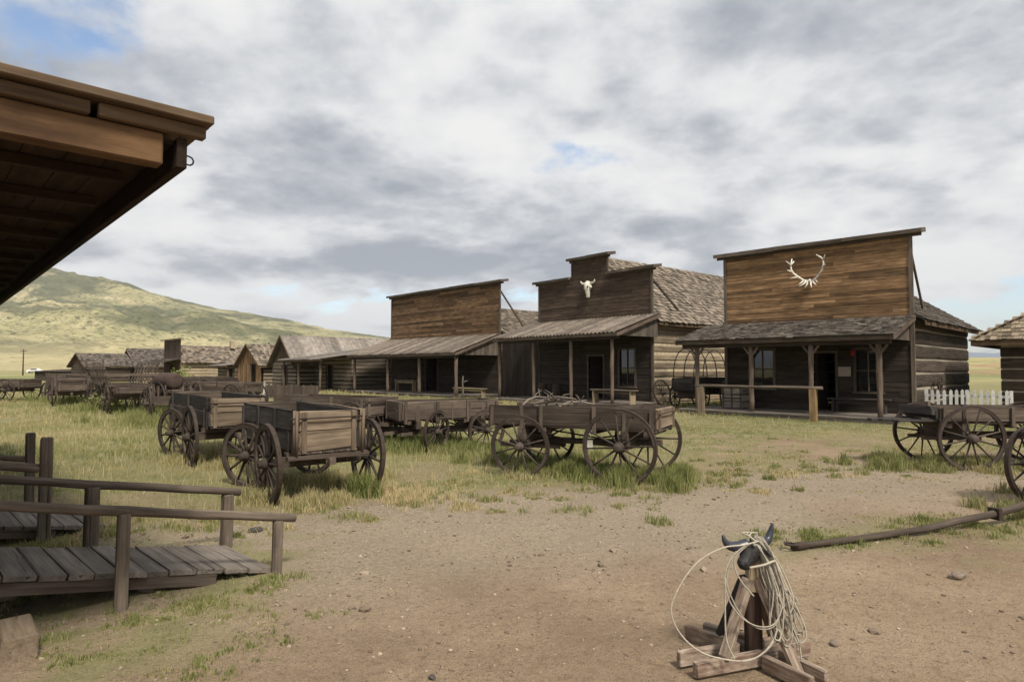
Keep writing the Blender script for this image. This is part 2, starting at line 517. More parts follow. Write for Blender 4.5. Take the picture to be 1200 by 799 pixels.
# ------------------------------------------------------------------ hills and far mountains
def terrain(name, az0, az1, d0, d1, na, nd, hfun, mat, label):
    az = np.linspace(az0, az1, na)
    dd = d0 * (d1 / d0) ** np.linspace(0, 1, nd)
    A, D = np.meshgrid(az, dd)
    X, Y = D * A, D           # A is x over y
    Z = hfun(A, D, X, Y)
    V = np.stack([X, Y, Z], -1).reshape(-1, 3)
    i = np.arange(na * nd).reshape(nd, na)
    F = np.stack([i[:-1, :-1], i[:-1, 1:], i[1:, 1:], i[1:, :-1]], -1).reshape(-1, 4)
    me = bpy.data.meshes.new(name)
    me.from_pydata(V.tolist(), [], F.tolist())
    me.polygons.foreach_set('use_smooth', np.ones(len(F), bool))
    me.materials.append(mat)
    me.update()
    o = bpy.data.objects.new(name, me)
    COL.objects.link(o)
    return tag(o, label, 'hill', kind='structure')

# skyline of the big hill as x/y slope -> height/distance
_HA = [-3.0, -1.6, -1.1, -.80, -.72, -.627, -.547, -.453, -.36, -.267, -.2, -.13, -.05, .1]
_HE = [.085, .140, .152, .152, .150, .136, .110, .092, .076, .059, .049, .040, .030, .012]
def hill_h(A, D, X, Y):
    prof = np.interp(A, _HA, _HE) * 2600 * 1.02
    t = np.clip((D - 420) / (2600 - 420), 0, None)
    rise = np.where(t < 1, .10 * t + .90 * t ** 1.7, np.exp(-(t - 1) * 1.2))
    n = fbm(X * .0022 + 3, Y * .0022 + 8, 6, .52)
    gul = np.abs(fbm(X * .0035 + 30, Y * .0021, 5, .55) - .5) * 2
    amp = sstep(0.03, .35, t) * (1 - .75 * sstep(.75, 1.0, t))
    z = prof * rise + prof * amp * ((n - .5) * .42 - (gul - .3) * .20)
    k1 = np.exp(-(((X + 640) / 210) ** 2 + ((Y - 1250) / 170) ** 2)) * 26   # pale knoll low on the slope
    z = z + prof * sstep(.1, .5, t) * (1 - sstep(.9, 1.1, t)) * (np.abs(fbm(X * .011 + 5, Y * .006, 4) - .5) * -.16) + k1 + prof * (fbm(X * .012, Y * .012, 4) - .5) * .035
    return np.where(D < 450, -2.0 * (450 - D) / 30, z) * np.clip((D - 400) / 60, 0, 1) - 2 * (D < 460)

def hill_mat():
    m, nt, b = newmat('sage_and_grass_slope')
    L = nt.links
    geo = nt.nodes.new('ShaderNodeNewGeometry')
    P = geo.outputs['Position']
    def noise(sc, det=6, ro=.6, vec=None):
        n = N(nt, 'ShaderNodeTexNoise', Scale=sc, Detail=det, Roughness=ro)
        L.new(vec if vec is not None else P, n.inputs['Vector'])
        return n.outputs[0]
    sep = nt.nodes.new('ShaderNodeSeparateXYZ')
    L.new(P, sep.inputs[0])
    grass = ramp(nt, noise(.006, 9, .65), [(.35, (.20, .195, .105)), (.50, (.33, .30, .165)), (.66, (.47, .40, .24))]).outputs[0]
    # sage thickets and painted cloud shadow in long bands that follow the slope, more of them higher up
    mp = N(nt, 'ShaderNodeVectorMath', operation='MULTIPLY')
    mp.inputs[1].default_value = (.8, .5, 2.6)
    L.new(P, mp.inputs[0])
    sage_shadow_band = noise(.0042, 9, .66, mp.outputs[0])
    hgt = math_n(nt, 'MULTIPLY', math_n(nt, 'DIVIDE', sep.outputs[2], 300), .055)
    bf = ramp(nt, math_n(nt, 'ADD', sage_shadow_band, hgt), [(.49, (0, 0, 0)), (.57, (1, 1, 1))]).outputs[0]
    sage = ramp(nt, noise(.02, 8, .7), [(.35, (.060, .070, .042)), (.65, (.135, .135, .080))]).outputs[0]  # one dark tone for the sage and the painted cloud shadow
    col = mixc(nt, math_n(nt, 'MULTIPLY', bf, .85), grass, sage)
    # single junipers and sage clumps
    for sc, thr, amt in ((.055, .26, .8), (.11, .30, .75), (.21, .34, .6)):
        v = N(nt, 'ShaderNodeTexVoronoi', Scale=sc)
        L.new(P, v.inputs['Vector'])
        s2 = nt.nodes.new('ShaderNodeSeparateColor')
        L.new(v.outputs['Color'], s2.inputs[0])
        k = math_n(nt, 'MULTIPLY', ramp(nt, v.outputs['Distance'], [(.18, (1, 1, 1)), (thr, (0, 0, 0))]).outputs[0],
                   ramp(nt, math_n(nt, 'ADD', s2.outputs[0], math_n(nt, 'MULTIPLY', bf, .25)), [(.52, (0, 0, 0)), (.6, (1, 1, 1))]).outputs[0])
        col = mixc(nt, math_n(nt, 'MULTIPLY', k, amt), col, (.050, .060, .034))
    fs = ramp(nt, noise(.085, 8, .85), [(.50, (0, 0, 0)), (.57, (1, 1, 1))]).outputs[0]
    col = mixc(nt, math_n(nt, 'MULTIPLY', fs, .7), col, (.070, .076, .045))
    low = math_n(nt, 'SUBTRACT', 1.0, math_n(nt, 'DIVIDE', sep.outputs[2], 55.0), True)
    col = mixc(nt, math_n(nt, 'MULTIPLY', low, .55), col, (.50, .42, .25))
    bare = ramp(nt, noise(.0085, 6, .6), [(.64, (0, 0, 0)), (.72, (1, 1, 1))]).outputs[0]
    col = mixc(nt, math_n(nt, 'MULTIPLY', bare, .55), col, (.46, .37, .26))
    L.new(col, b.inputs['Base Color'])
    b.inputs['Roughness'].default_value = 1
    b.inputs['Specular IOR Level'].default_value = 0
    return m
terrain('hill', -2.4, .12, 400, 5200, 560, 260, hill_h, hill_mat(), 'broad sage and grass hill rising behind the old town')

mm, nt, b = newmat('haze_blue_forest')
b.inputs['Base Color'].default_value = (.075, .105, .15, 1)  # bluing of distant air put into the forest colour
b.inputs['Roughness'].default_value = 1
def mtn_h(A, D, X, Y):
    t = np.clip((D - 7000) / 2500, 0, 1)
    return (.016 + .020 * fbm(A * 9 + 2, A * 0 + .3, 5)) * 9000 * t - 3
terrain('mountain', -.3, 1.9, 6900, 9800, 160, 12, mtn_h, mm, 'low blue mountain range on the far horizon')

# ------------------------------------------------------------------ grass
def gmat(name, lo, mid, hi):
    m, nt, b = newmat(name)
    a = attr(nt, 'rv')
    c = ramp(nt, a.outputs['Fac'], [(0, lo), (.5, mid), (1, hi)])
    nt.links.new(c.outputs[0], b.inputs['Base Color'])
    b.inputs['Roughness'].default_value = .8
    b.inputs['Specular IOR Level'].default_value = .15
    tr = nt.nodes.new('ShaderNodeBsdfTranslucent')
    nt.links.new(c.outputs[0], tr.inputs[0])
    mx = nt.nodes.new('ShaderNodeMixShader')
    mx.inputs[0].default_value = .3
    nt.links.new(b.outputs[0], mx.inputs[1])
    nt.links.new(tr.outputs[0], mx.inputs[2])
    nt.links.new(mx.outputs[0], nt.nodes['Material Output'].inputs[0])
    return m
M['grass'] = gmat('meadow_blades', (.155, .195, .050), (.33, .305, .140), (.55, .45, .26))

def blades(name, x, y, h, w, tone, label, lean=.45):
    n = len(x)
    a = RNG.random(n) * 2 * np.pi
    la = RNG.random(n) * 2 * np.pi
    ln = RNG.random(n) ** .7 * lean * h
    z = ground_z(x, y) - .01
    dx, dy = np.cos(a) * w / 2, np.sin(a) * w / 2
    lx, ly = np.cos(la) * ln, np.sin(la) * ln
    V = np.empty((n, 5, 3), np.float32)
    V[:, 0] = np.stack([x - dx, y - dy, z], -1)
    V[:, 1] = np.stack([x + dx, y + dy, z], -1)
    V[:, 2] = np.stack([x + dx * .75 + lx * .35, y + dy * .75 + ly * .35, z + h * .58], -1)
    V[:, 3] = np.stack([x - dx * .75 + lx * .35, y - dy * .75 + ly * .35, z + h * .58], -1)
    V[:, 4] = np.stack([x + lx, y + ly, z + h * (1 - .35 * (ln / np.maximum(h, 1e-4)))], -1)
    b = np.arange(n)[:, None] * 5
    loops = np.concatenate([b + 0, b + 1, b + 2, b + 3, b + 3, b + 2, b + 4], 1).ravel()
    tot = np.tile([4, 3], n)
    st = np.concatenate([[0], np.cumsum(tot)[:-1]])
    me = bpy.data.meshes.new(name)
    me.vertices.add(n * 5); me.vertices.foreach_set('co', V.ravel())
    me.loops.add(len(loops)); me.loops.foreach_set('vertex_index', loops)
    me.polygons.add(2 * n)
    me.polygons.foreach_set('loop_start', st); me.polygons.foreach_set('loop_total', tot)
    at = me.attributes.new('rv', 'FLOAT', 'POINT')
    at.data.foreach_set('value', np.repeat(np.clip(tone, 0, 1), 5).astype(np.float32))
    me.update(calc_edges=True)
    me.materials.append(M['grass'])
    o = bpy.data.objects.new(name, me)
    COL.objects.link(o)
    return tag(o, label, 'grass', kind='stuff')

def scatter(x0, x1, y0, y1, n):
    """random spots, gathered into small clumps"""
    m = n // 7
    cx, cy = x0 + RNG.random(m) * (x1 - x0), y0 + RNG.random(m) * (y1 - y0)
    x = np.repeat(cx, 7) + RNG.normal(0, .035, m * 7)
    y = np.repeat(cy, 7) + RNG.normal(0, .035, m * 7)
    return x, y

# tufts of taller growth: x, y, radius, height, tone (0 green ... 1 straw), count
TUFTS = [
    (1.0, 10.3, .75, .30, .05, 2600), (1.9, 9.9, .60, .34, .05, 2300), (1.5, 10.7, .9, .30, .08, 2400), (.5, 10.8, .55, .26, .12, 1300),
    (2.35, 9.75, .45, .40, .02, 1500), (2.75, 10.9, .45, .22, .12, 800), (.15, 10.2, .35, .16, .5, 500), (-.75, 13.6, .9, .34, .05, 1700), (-1.5, 13.3, .5, .2, .3, 800),
    (-.1, 12.4, .8, .28, .10, 1500), (.9, 11.9, .8, .26, .10, 1300), (-2.0, 8.75, .20, .42, .0, 700), (-2.35, 8.5, .30, .22, .55, 500), (-1.85, 8.95, .25, .24, .95, 500),
    (-2.7, 8.3, .45, .20, .55, 900), (-2.6, 9.6, .9, .22, .45, 1600), (-3.3, 8.35, .28, .26, .45, 600), (-5.5, 11.7, .8, .26, .45, 1500), (-4.4, 11.6, .7, .24, .25, 1000),
    (-2.4, 13.3, .8, .40, .02, 1600), (-1.9, 15.5, 1.2, .36, .02, 1500), (7.2, 11.5, .6, .30, .16, 1000), (6.6, 11.6, .5, .28, .12, 800), (8.0, 10.9, .6, .22, .35, 1000),
    (8.8, 11.6, .9, .26, .25, 1200), (7.2, 11.0, .35, .22, .2, 600), (5.9, 7.95, .40, .24, .30, 500), (6.6, 7.6, .6, .22, .35, 900), (7.5, 8.6, .7, .25, .3, 900),
    (-13.5, 24, 2.4, .5, .04, 1900), (-12.0, 21, 1.6, .4, .10, 1300), (-17, 27, 2.6, .5, .05, 1500), (-10.6, 19.5, 1.3, .35, .12, 1000), (-21, 33, 3, .5, .05, 1200),
    (-1.55, 8.6, .5, .13, .95, 700), (-1.3, 8.9, .45, .14, .85, 600), (3.0, 6.75, .30, .10, .08, 700), (3.25, 6.55, .28, .09, .05, 700), (4.6, 7.3, .45, .11, .12, 700),
    (5.1, 7.05, .5, .10, .15, 700), (4.0, 6.75, .4, .08, .2, 500), (-3.9, 4.35, .35, .07, .1, 500), (-2.75, 4.45, .30, .07, .12, 500), (-2.2, 4.95, .4, .06, .2, 500), (-3.1, 4.0, .35, .06, .25, 350),
    (-1.75, 4.7, .22, .05, .2, 220), (-2.0, 5.35, .3, .08, .15, 350), (-3.4, 7.2, .4, .12, .2, 600), (-4.6, 7.6, .7, .14, .35, 900),
]
_r = random.Random(8)
for _i in range(230):        # ragged fringe where the turf gives way to bare earth
    _x = _r.uniform(-6, 9)
    _y = float(np.interp(_x, _BX, _BY)) + _r.gauss(.25, .75)
    TUFTS.append((_x, _y, _r.uniform(.08, .32), _r.uniform(.04, .13), _r.choice((.08, .2, .35, .6, .85)), _r.randint(40, 190)))
for _i in range(46):         # low weeds beside the ramp
    _x, _y = _r.uniform(-4.6, -1.3), _r.uniform(3.5, 5.2)
    if _y < 5.4 - (_x + 2.06) * -.5 or _x > -2: TUFTS.append((_x, _y, _r.uniform(.10, .28), _r.uniform(.025, .06), _r.choice((.02, .08, .15, .3)), _r.randint(60, 240)))
for _i in range(70):         # thin growth over the yard before the porch and along the pole
    _x = _r.uniform(2.5, 9.5)
    TUFTS.append((_x, _r.uniform(6.5, 20) if _r.random() < .7 else 6.5 + .33 * (_x - 2.6) + _r.gauss(0, .25), _r.uniform(.1, .4), _r.uniform(.03, .09), _r.choice((.1, .25, .4, .7)), _r.randint(40, 160)))
def build_grass():
    X, Y, Hh, W, T = [], [], [], [], []
    def add(x, y, h, w, t):
        X.append(x); Y.append(y); Hh.append(h); W.append(w); T.append(t)
    for (x0, x1, y0, y1, n, hb, wb) in ((-10, 9, 4, 12, 105000, .055, .006), (-16, 16, 12, 22, 120000, .085, .010), (-32, 12, 22, 38, 90000, .12, .018), (-62, 6, 38, 75, 60000, .17, .035)):
        x, y = scatter(x0, x1, y0, y1, n)
        g = grass_mask(x, y)
        keep = (RNG.random(len(x)) < g ** 1.4 * 1.1) & (np.abs(x / y) < .95)
        x, y, g = x[keep], y[keep], g[keep]
        patch = fbm(x * .35 + 3, y * .35)
        p2 = fbm(x * 1.6 + 30, y * 1.6)
        h = hb * (.45 + .9 * RNG.random(len(x))) * (.55 + .9 * p2) * (.5 + .6 * g)
        t = .46 + (patch - .5) * 1.3 + (p2 - .5) * .5 + RNG.normal(0, .15, len(x))
        t = np.where((x > 2.5) & (y < 24), t - .05, t)
        h = np.where((x > 2.5) & (y < 23), h * .55, h)
        h = np.where(y < 7.2, h * .7, h)
        t = np.where(y < 7.2, t - .25, t)
        add(x, y, h, wb * (.7 + .6 * RNG.random(len(x))), t)
    n = 9000
    y = 7.5 + 28 * RNG.random(n) ** 1.3
    x = (RNG.random(n) * 1.7 - .95) * y
    k = (RNG.random(n) < grass_mask(x, y) ** 2 * (.25 + fbm(x * .8, y * .8))) & ((x < 2.5) | (RNG.random(n) < .3))
    x, y = x[k], y[k]
    add(x, y, .13 + .17 * RNG.random(len(x)), .0035 + .0005 * y, .80 + .3 * RNG.random(len(x)))
    blades('grass', np.concatenate(X), np.concatenate(Y), np.concatenate(Hh), np.concatenate(W), np.concatenate(T),
           'short mixed green and straw coloured meadow grass across the yard')
    X.clear(); Y.clear(); Hh.clear(); W.clear(); T.clear()
    for (cx, cy, r, h, t, n) in TUFTS:
        n = int(n * 1.5)
        a = RNG.random(n) * 2 * np.pi
        rr = np.minimum(np.abs(RNG.normal(0, .62, n)), 1.9) * r
        # several sub clumps
        k = RNG.integers(0, 9, n)
        sx, sy = RNG.normal(0, r * .5, 9), RNG.normal(0, r * .4, 9)
        x, y = cx + sx[k] + np.cos(a) * rr * .45, cy + sy[k] + np.sin(a) * rr * .45
        hh = h * (.35 + .75 * RNG.random(n)) * np.clip(1.05 - .5 * rr / r, .25, 1) * (.7 + .5 * RNG.random(9)[k])
        add(x, y, hh, np.full(n, .006 + .00045 * cy) * (.7 + .6 * RNG.random(n)), np.full(n, t) + RNG.normal(0.10, .13, n) + .22 * rr / r * (RNG.random(n) < .6))
    blades('tall_grass', np.concatenate(X), np.concatenate(Y), np.concatenate(Hh), np.concatenate(W), np.concatenate(T),
           'taller green grass tufts growing round the wagon wheels', lean=.5)
build_grass()

# loose stones on the yard
def build_gravel():
    import bmesh
    bm = bmesh.new()
    bmesh.ops.create_icosphere(bm, subdivisions=1, radius=1)
    bv = np.array([v.co[:] for v in bm.verts]); bf = np.array([[v.index for v in f.verts] for f in bm.faces])
    bm.free()
    n = 19000
    y = 3.0 + 9.5 * RNG.random(n) ** 1.1
    x = (RNG.random(n) * 1.8 - .9) * y
    g = gravel_mask(x, y)
    keep = (RNG.random(n) < .40 + .6 * g) & (grass_mask(x, y) < .75)
    x, y = x[keep], y[keep]
    n = len(x)
    s = .0030 + .0125 * RNG.random(n) ** 5 + .0013 * y * RNG.random(n) ** 2 * .6
    s = np.where(RNG.random(n) < .012, s * 2.4 + .006, s)
    V = np.repeat(bv[None], n, 0) * (1 + RNG.normal(0, .17, (n, len(bv), 1)))
    V[..., 0] *= (.8 + .6 * RNG.random(n))[:, None]; V[..., 2] *= .6
    a = RNG.random(n) * 6.28
    c, si = np.cos(a)[:, None], np.sin(a)[:, None]
    vx, vy = V[..., 0] * c - V[..., 1] * si, V[..., 0] * si + V[..., 1] * c
    V = np.stack([vx * s[:, None] + x[:, None], vy * s[:, None] + y[:, None], V[..., 2] * s[:, None] + (ground_z(x, y) + s * .25)[:, None]], -1)
    F = bf[None] + (np.arange(n) * len(bv))[:, None, None]
    me = bpy.data.meshes.new('gravel')
    me.from_pydata(V.reshape(-1, 3).tolist(), [], F.reshape(-1, 3).tolist())
    at = me.attributes.new('rv', 'FLOAT', 'POINT')
    at.data.foreach_set('value', np.repeat(RNG.random(n), len(bv)).astype(np.float32))
    m, nt, b = newmat('loose_stone_chips')
    r = ramp(nt, attr(nt, 'rv').outputs['Fac'], [(0, (.11, .08, .055)), (.45, (.22, .165, .115)), (.85, (.31, .245, .18)), (1, (.38, .31, .24))])
    nt.links.new(r.outputs[0], b.inputs['Base Color'])
    b.inputs['Roughness'].default_value = .9
    me.materials.append(m)
    o = bpy.data.objects.new('gravel', me)
    COL.objects.link(o)
    tag(o, 'small loose stones strewn over the trodden earth', 'gravel', kind='stuff')
build_gravel()

def rock(loc, s, mat, label):
    import bmesh
    bm = bmesh.new()
    bmesh.ops.create_icosphere(bm, subdivisions=3, radius=1)
    o = Vector((random.uniform(0, 50), random.uniform(0, 50), 0))
    for v in bm.verts:
        d = 1 + .32 * mnoise.noise(v.co * 1.1 + o) + .12 * mnoise.noise(v.co * 3 + o)
        v.co = Vector((v.co.x * s[0], v.co.y * s[1], v.co.z * s[2])) * d
    me = bpy.data.meshes.new('rock')
    bm.to_mesh(me); bm.free()
    me.materials.append(mat)
    ob = bpy.data.objects.new('rock', me)
    COL.objects.link(ob)
    ob.location = (loc[0], loc[1], gz(*loc) + s[2] * .55)
    ob.rotation_euler = (0, 0, random.uniform(0, 6))
    tag(ob, label, 'rock', 'loose rocks on the yard')
rock((-.45, 3.68), (.024, .018, .016), M['stone_dk'], 'dark egg shaped rock alone on the bare brown earth')
rock((3.72, 5.42), (.085, .05, .035), M['stone'], 'flat tan rock on bare earth beyond the rope draped dummy')
rock((-2.75, 6.95), (.07, .05, .035), M['stone_dk'], 'grey rock lying in thin grass past the ramp rails')
rock((.79, 5.75), (.035, .025, .02), M['stone'], 'small brown rock on the gravel just past the bull head dummy')
rock((2.05, 4.15), (.035, .028, .02), M['stone'], 'small rounded rock beside the base beams of the dummy')
rock((-1.6, 7.55), (.03, .022, .018), M['stone'], 'small pale rock at the edge of the gravel and grass')
rock((-2.78, 5.02), (.11, .05, .03), M['stone'], 'flat tan rock lying at the near edge of the ramp')

# ------------------------------------------------------------------ sky, sun, air, camera
SUN_EL, SUN_AZ = R(51), math.atan2(.42, -.91)     # azimuth measured from +Y towards +X
sun_dir = Vector((math.sin(SUN_AZ) * math.cos(SUN_EL), math.cos(SUN_AZ) * math.cos(SUN_EL), math.sin(SUN_EL)))
sl = bpy.data.lights.new('sun', 'SUN')
sl.energy = 2.5
sl.angle = R(10)
sl.color = (1, .93, .82)
so = bpy.data.objects.new('sun', sl)
COL.objects.link(so)
so.rotation_euler = (-sun_dir).to_track_quat('-Z', 'Y').to_euler()

PUFF = 1.7
SKY_FLAT, SKY_SC, SKY_CUT, SKYOFF = .26, 1.25, .315, (10.3, 28.2)
w = bpy.data.worlds.new('World')
scene.world = w
w.use_nodes = True
nt = w.node_tree
for n in list(nt.nodes): nt.nodes.remove(n)
L = nt.links
sky = nt.nodes.new('ShaderNodeTexSky')
sky.sky_type = 'NISHITA'
sky.sun_disc = False
sky.sun_elevation = SUN_EL
sky.sun_rotation = SUN_AZ
bg1 = N(nt, 'ShaderNodeBackground', Strength=.10)
L.new(sky.outputs[0], bg1.inputs[0])
tc = nt.nodes.new('ShaderNodeTexCoord')
sep = nt.nodes.new('ShaderNodeSeparateXYZ')
L.new(tc.outputs['Generated'], sep.inputs[0])
zc = math_n(nt, 'ADD', math_n(nt, 'MAXIMUM', sep.outputs[2], 0.0), SKY_FLAT)
comb = nt.nodes.new('ShaderNodeCombineXYZ')
L.new(math_n(nt, 'DIVIDE', sep.outputs[0], zc), comb.inputs[0])
L.new(math_n(nt, 'DIVIDE', sep.outputs[1], zc), comb.inputs[1])
def cnoise(sc, det, ro, dist=0.0, off=(0, 0, 0), lac=2.0):
    mp = nt.nodes.new('ShaderNodeMapping')
    mp.inputs['Location'].default_value = off
    L.new(comb.outputs[0], mp.inputs[0])
    n = N(nt, 'ShaderNodeTexNoise', Scale=sc, Detail=det, Roughness=ro, Distortion=dist, Lacunarity=lac)
    L.new(mp.outputs[0], n.inputs['Vector'])
    return n.outputs[0]
# cover with gaps of blue; the cloud's own light and dark comes from its thickness and from a copy shifted towards the sun
sx, sy = SKYOFF
cov = cnoise(SKY_SC, 10, .58, .15, (sx, sy, 0))
cov2 = cnoise(SKY_SC, 5, .5, .15, (sx - .10, sy + .22, 0))
# wider gaps of blue low to the right and high to the left
covb = cov
for (az, el, r0, amt) in ((-39.5, 25, .978, .20), (39, 4, .988, .12), (47, 6, .985, .10)):
    d0 = (math.sin(R(az)) * math.cos(R(el)), math.cos(R(az)) * math.cos(R(el)), math.sin(R(el)))
    dp = N(nt, 'ShaderNodeVectorMath', operation='DOT_PRODUCT')
    L.new(tc.outputs['Generated'], dp.inputs[0])
    dp.inputs[1].default_value = d0
    g = math_n(nt, 'MULTIPLY', ramp(nt, dp.outputs['Value'], [(r0, (0, 0, 0)), (1, (1, 1, 1))]).outputs[0], amt)
    covb = math_n(nt, 'SUBTRACT', covb, g)
alpha = ramp(nt, covb, [(SKY_CUT, (0, 0, 0)), (SKY_CUT + .085, (1, 1, 1))], 'EASE').outputs[0]
big = cnoise(SKY_SC * .62, 12, .58, .12, (sx + 4.1, sy + 7.7, 0))
lit = math_n(nt, 'MULTIPLY', math_n(nt, 'SUBTRACT', cov2, cov), 1.5)
fine = cnoise(SKY_SC * 3.2, 10, .64, .1, (2, 5, 0))
puff = math_n(nt, 'ABSOLUTE', math_n(nt, 'SUBTRACT', cnoise(SKY_SC * 1.55, 12, .55, .1, (9, 1, 0)), .5))
tone = math_n(nt, 'ADD', math_n(nt, 'ADD', math_n(nt, 'MULTIPLY', big, 1.15), lit), math_n(nt, 'MULTIPLY', math_n(nt, 'SUBTRACT', fine, .5), .50))
tone = math_n(nt, 'ADD', tone, math_n(nt, 'MULTIPLY', math_n(nt, 'SUBTRACT', .085, puff), PUFF))
cc = ramp(nt, tone, [(.26, (.195, .211, .238)), (.46, (.285, .297, .318)), (.59, (.368, .377, .390)), (.70, (.432, .434, .438)), (.86, (.480, .478, .472))])
bg2 = N(nt, 'ShaderNodeBackground', Strength=1.0)
L.new(cc.outputs[0], bg2.inputs[0])
mx = nt.nodes.new('ShaderNodeMixShader')
L.new(alpha, mx.inputs[0])
L.new(bg1.outputs[0], mx.inputs[1])
L.new(bg2.outputs[0], mx.inputs[2])
wo = nt.nodes.new('ShaderNodeOutputWorld')
L.new(mx.outputs[0], wo.inputs[0])

# thin summer air
hm = bpy.data.materials.new('thin_air')
hm.use_nodes = True
for n in list(hm.node_tree.nodes): hm.node_tree.nodes.remove(n)
ho = hm.node_tree.nodes.new('ShaderNodeOutputMaterial')
pv = hm.node_tree.nodes.new('ShaderNodeVolumePrincipled')
pv.inputs['Color'].default_value = (.80, .86, .95, 1)
pv.inputs['Density'].default_value = .00007
hm.node_tree.links.new(pv.outputs[0], ho.inputs['Volume'])
hb = MB()
hb.box((0, 0, 348), (24000, 24000, 712))
haze = hb.build('haze', hm)
tag(haze, 'thin air that pales the far hills', 'haze', kind='stuff')

cam = bpy.data.cameras.new('camera')
cam.lens = 22.5
cam.sensor_width = 36
cam.clip_end = 40000
cam.clip_start = .05
co = bpy.data.objects.new('camera', cam)
COL.objects.link(co)
co.location = (0, 0, 1.75)
co.rotation_euler = (R(90) + math.atan(31.5 / 750), 0, 0)
scene.camera = co
scene.view_settings.view_transform = 'Standard'
scene.view_settings.look = 'None'
scene.view_settings.gamma = 1
scene.view_settings.use_curve_mapping = False
scene.view_settings.exposure = .93
scene.render.engine = 'CYCLES'
scene.cycles.use_denoising = True
scene.cycles.max_bounces = 6
scene.cycles.volume_bounces = 0
# ------------------------------------------------------------------ building pieces
def cut(z, hgt, spans):
    """x intervals of openings that a board between z and z+hgt meets"""
    return [(a, b) for (a, b, z0, z1) in spans if z + hgt * .5 > z0 and z + hgt * .5 < z1]

def intervals(x0, x1, cuts):
    out, a = [], x0
    for (c0, c1) in sorted(cuts):
        if c0 > a: out.append((a, c0))
        a = max(a, c1)
    if a < x1: out.append((a, x1))
    return out

def planks(mb, x0, x1, z0, z1, bh=.18, th=.03, y=0.0, openings=(), split=3.0, lap=True, gap=.004):
    """horizontal boards in the local xz plane, butt joints at uneven places"""
    z = z0
    while z < z1 - .02:
        h = min(bh * random.uniform(.85, 1.15), z1 - z)
        for (a, b) in intervals(x0, x1, cut(z, h, openings)):
            p = a
            while p < b - .01:
                q = min(b, p + random.uniform(split * .5, split * 1.4))
                if b - q < .4: q = b
                yy = y + random.uniform(-.004, .004)
                Mx = Matrix.Rotation(R(-2.2 if lap else 0) + random.uniform(-.01, .01), 3, 'X')
                mb.box(((p + q) / 2, yy, z + h / 2), (q - p - .003, th, h - gap), Mx)
                p = q
        z += h

def vplanks(mb, x0, x1, z0, z1f, bw=.2, th=.03, y=0.0, openings=()):
    """upright boards; z1f is a number or a function of x"""
    x = x0
    while x < x1 - .02:
        wd = min(bw * random.uniform(.85, 1.15), x1 - x)
        xm = x + wd / 2
        top = z1f(xm) if callable(z1f) else z1f
        segs = [(z0, top)]
        for (a, b, c, d) in openings:
            if a < xm < b:
                segs = [(s, t) for (s, t) in ((z0, min(c, top)), (d, top)) if t - s > .02]
        for (s, t) in segs:
            mb.box((xm, y + random.uniform(-.004, .004), (s + t) / 2), (wd - .006, th, t - s))
        x += wd

def logs(mb, mc, p0, p1, z0, z1, lh=.36, th=.2, openings=(), rough=.012, chink=.80):
    """hewn logs laid from p0 to p1 with chinking in the joints"""
    p0, p1 = Vector((p0[0], p0[1], 0)), Vector((p1[0], p1[1], 0))
    d = p1 - p0
    Lt = d.length
    d.normalize()
    z = z0
    while z < z1 - .05:
        h = min(lh, z1 - z)
        for (a, b) in intervals(-.02, Lt + .02, cut(z, h, openings)):
            n = max(1, int((b - a) / 1.3))
            hh = h * chink * random.uniform(.92, 1.06)
            # log made of a few short pieces that share a wavering outline
            prev = None
            V, G, F = [], [], []
            o = random.uniform(0, 40)
            nrm = Vector((-d.y, d.x, 0))
            prof = [(-.5, -.36), (-.5, .36), (-.38, .5), (.38, .5), (.5, .36), (.5, -.36), (.38, -.5), (-.38, -.5)]
            for i in range(n + 1):
                s = a + (b - a) * i / n
                wz, wy, sh = random.uniform(-rough, rough), random.uniform(-rough, rough), random.uniform(.93, 1.05)
                for (u, v) in prof:
                    V.append(p0 + d * s + nrm * (u * th + wy) + Vector((0, 0, z + h / 2 + v * hh * sh + wz)))
                    G.append((s + o, u * th, v * hh + o))
            for i in range(n):
                for k in range(8):
                    k2 = (k + 1) % 8
                    F.append((i * 8 + k, i * 8 + k2, (i + 1) * 8 + k2, (i + 1) * 8 + k))
            F += [tuple(range(8))[::-1], tuple(n * 8 + k for k in range(8))]
            mb.raw(V, F, G)
        z += lh
    for (a, b, za, zb) in wall_rects(0, Lt, z0, z1, openings):
        c = p0 + d * ((a + b) / 2)
        Mx = Matrix.Rotation(math.atan2(d.y, d.x), 3, 'Z')
        mc.box((c.x, c.y, (za + zb) / 2), (b - a, th * .62, zb - za), Mx)

def wall_rects(x0, x1, z0, z1, openings):
    zs = sorted({z0, z1} | {min(max(o[2], z0), z1) for o in openings} | {min(max(o[3], z0), z1) for o in openings})
    out = []
    for a, b in zip(zs[:-1], zs[1:]):
        if b - a < .01: continue
        for (s, t) in intervals(x0, x1, [(o[0], o[1]) for o in openings if (a + b) / 2 > o[2] and (a + b) / 2 < o[3]]):
            out.append((s, t, a, b))
    return out

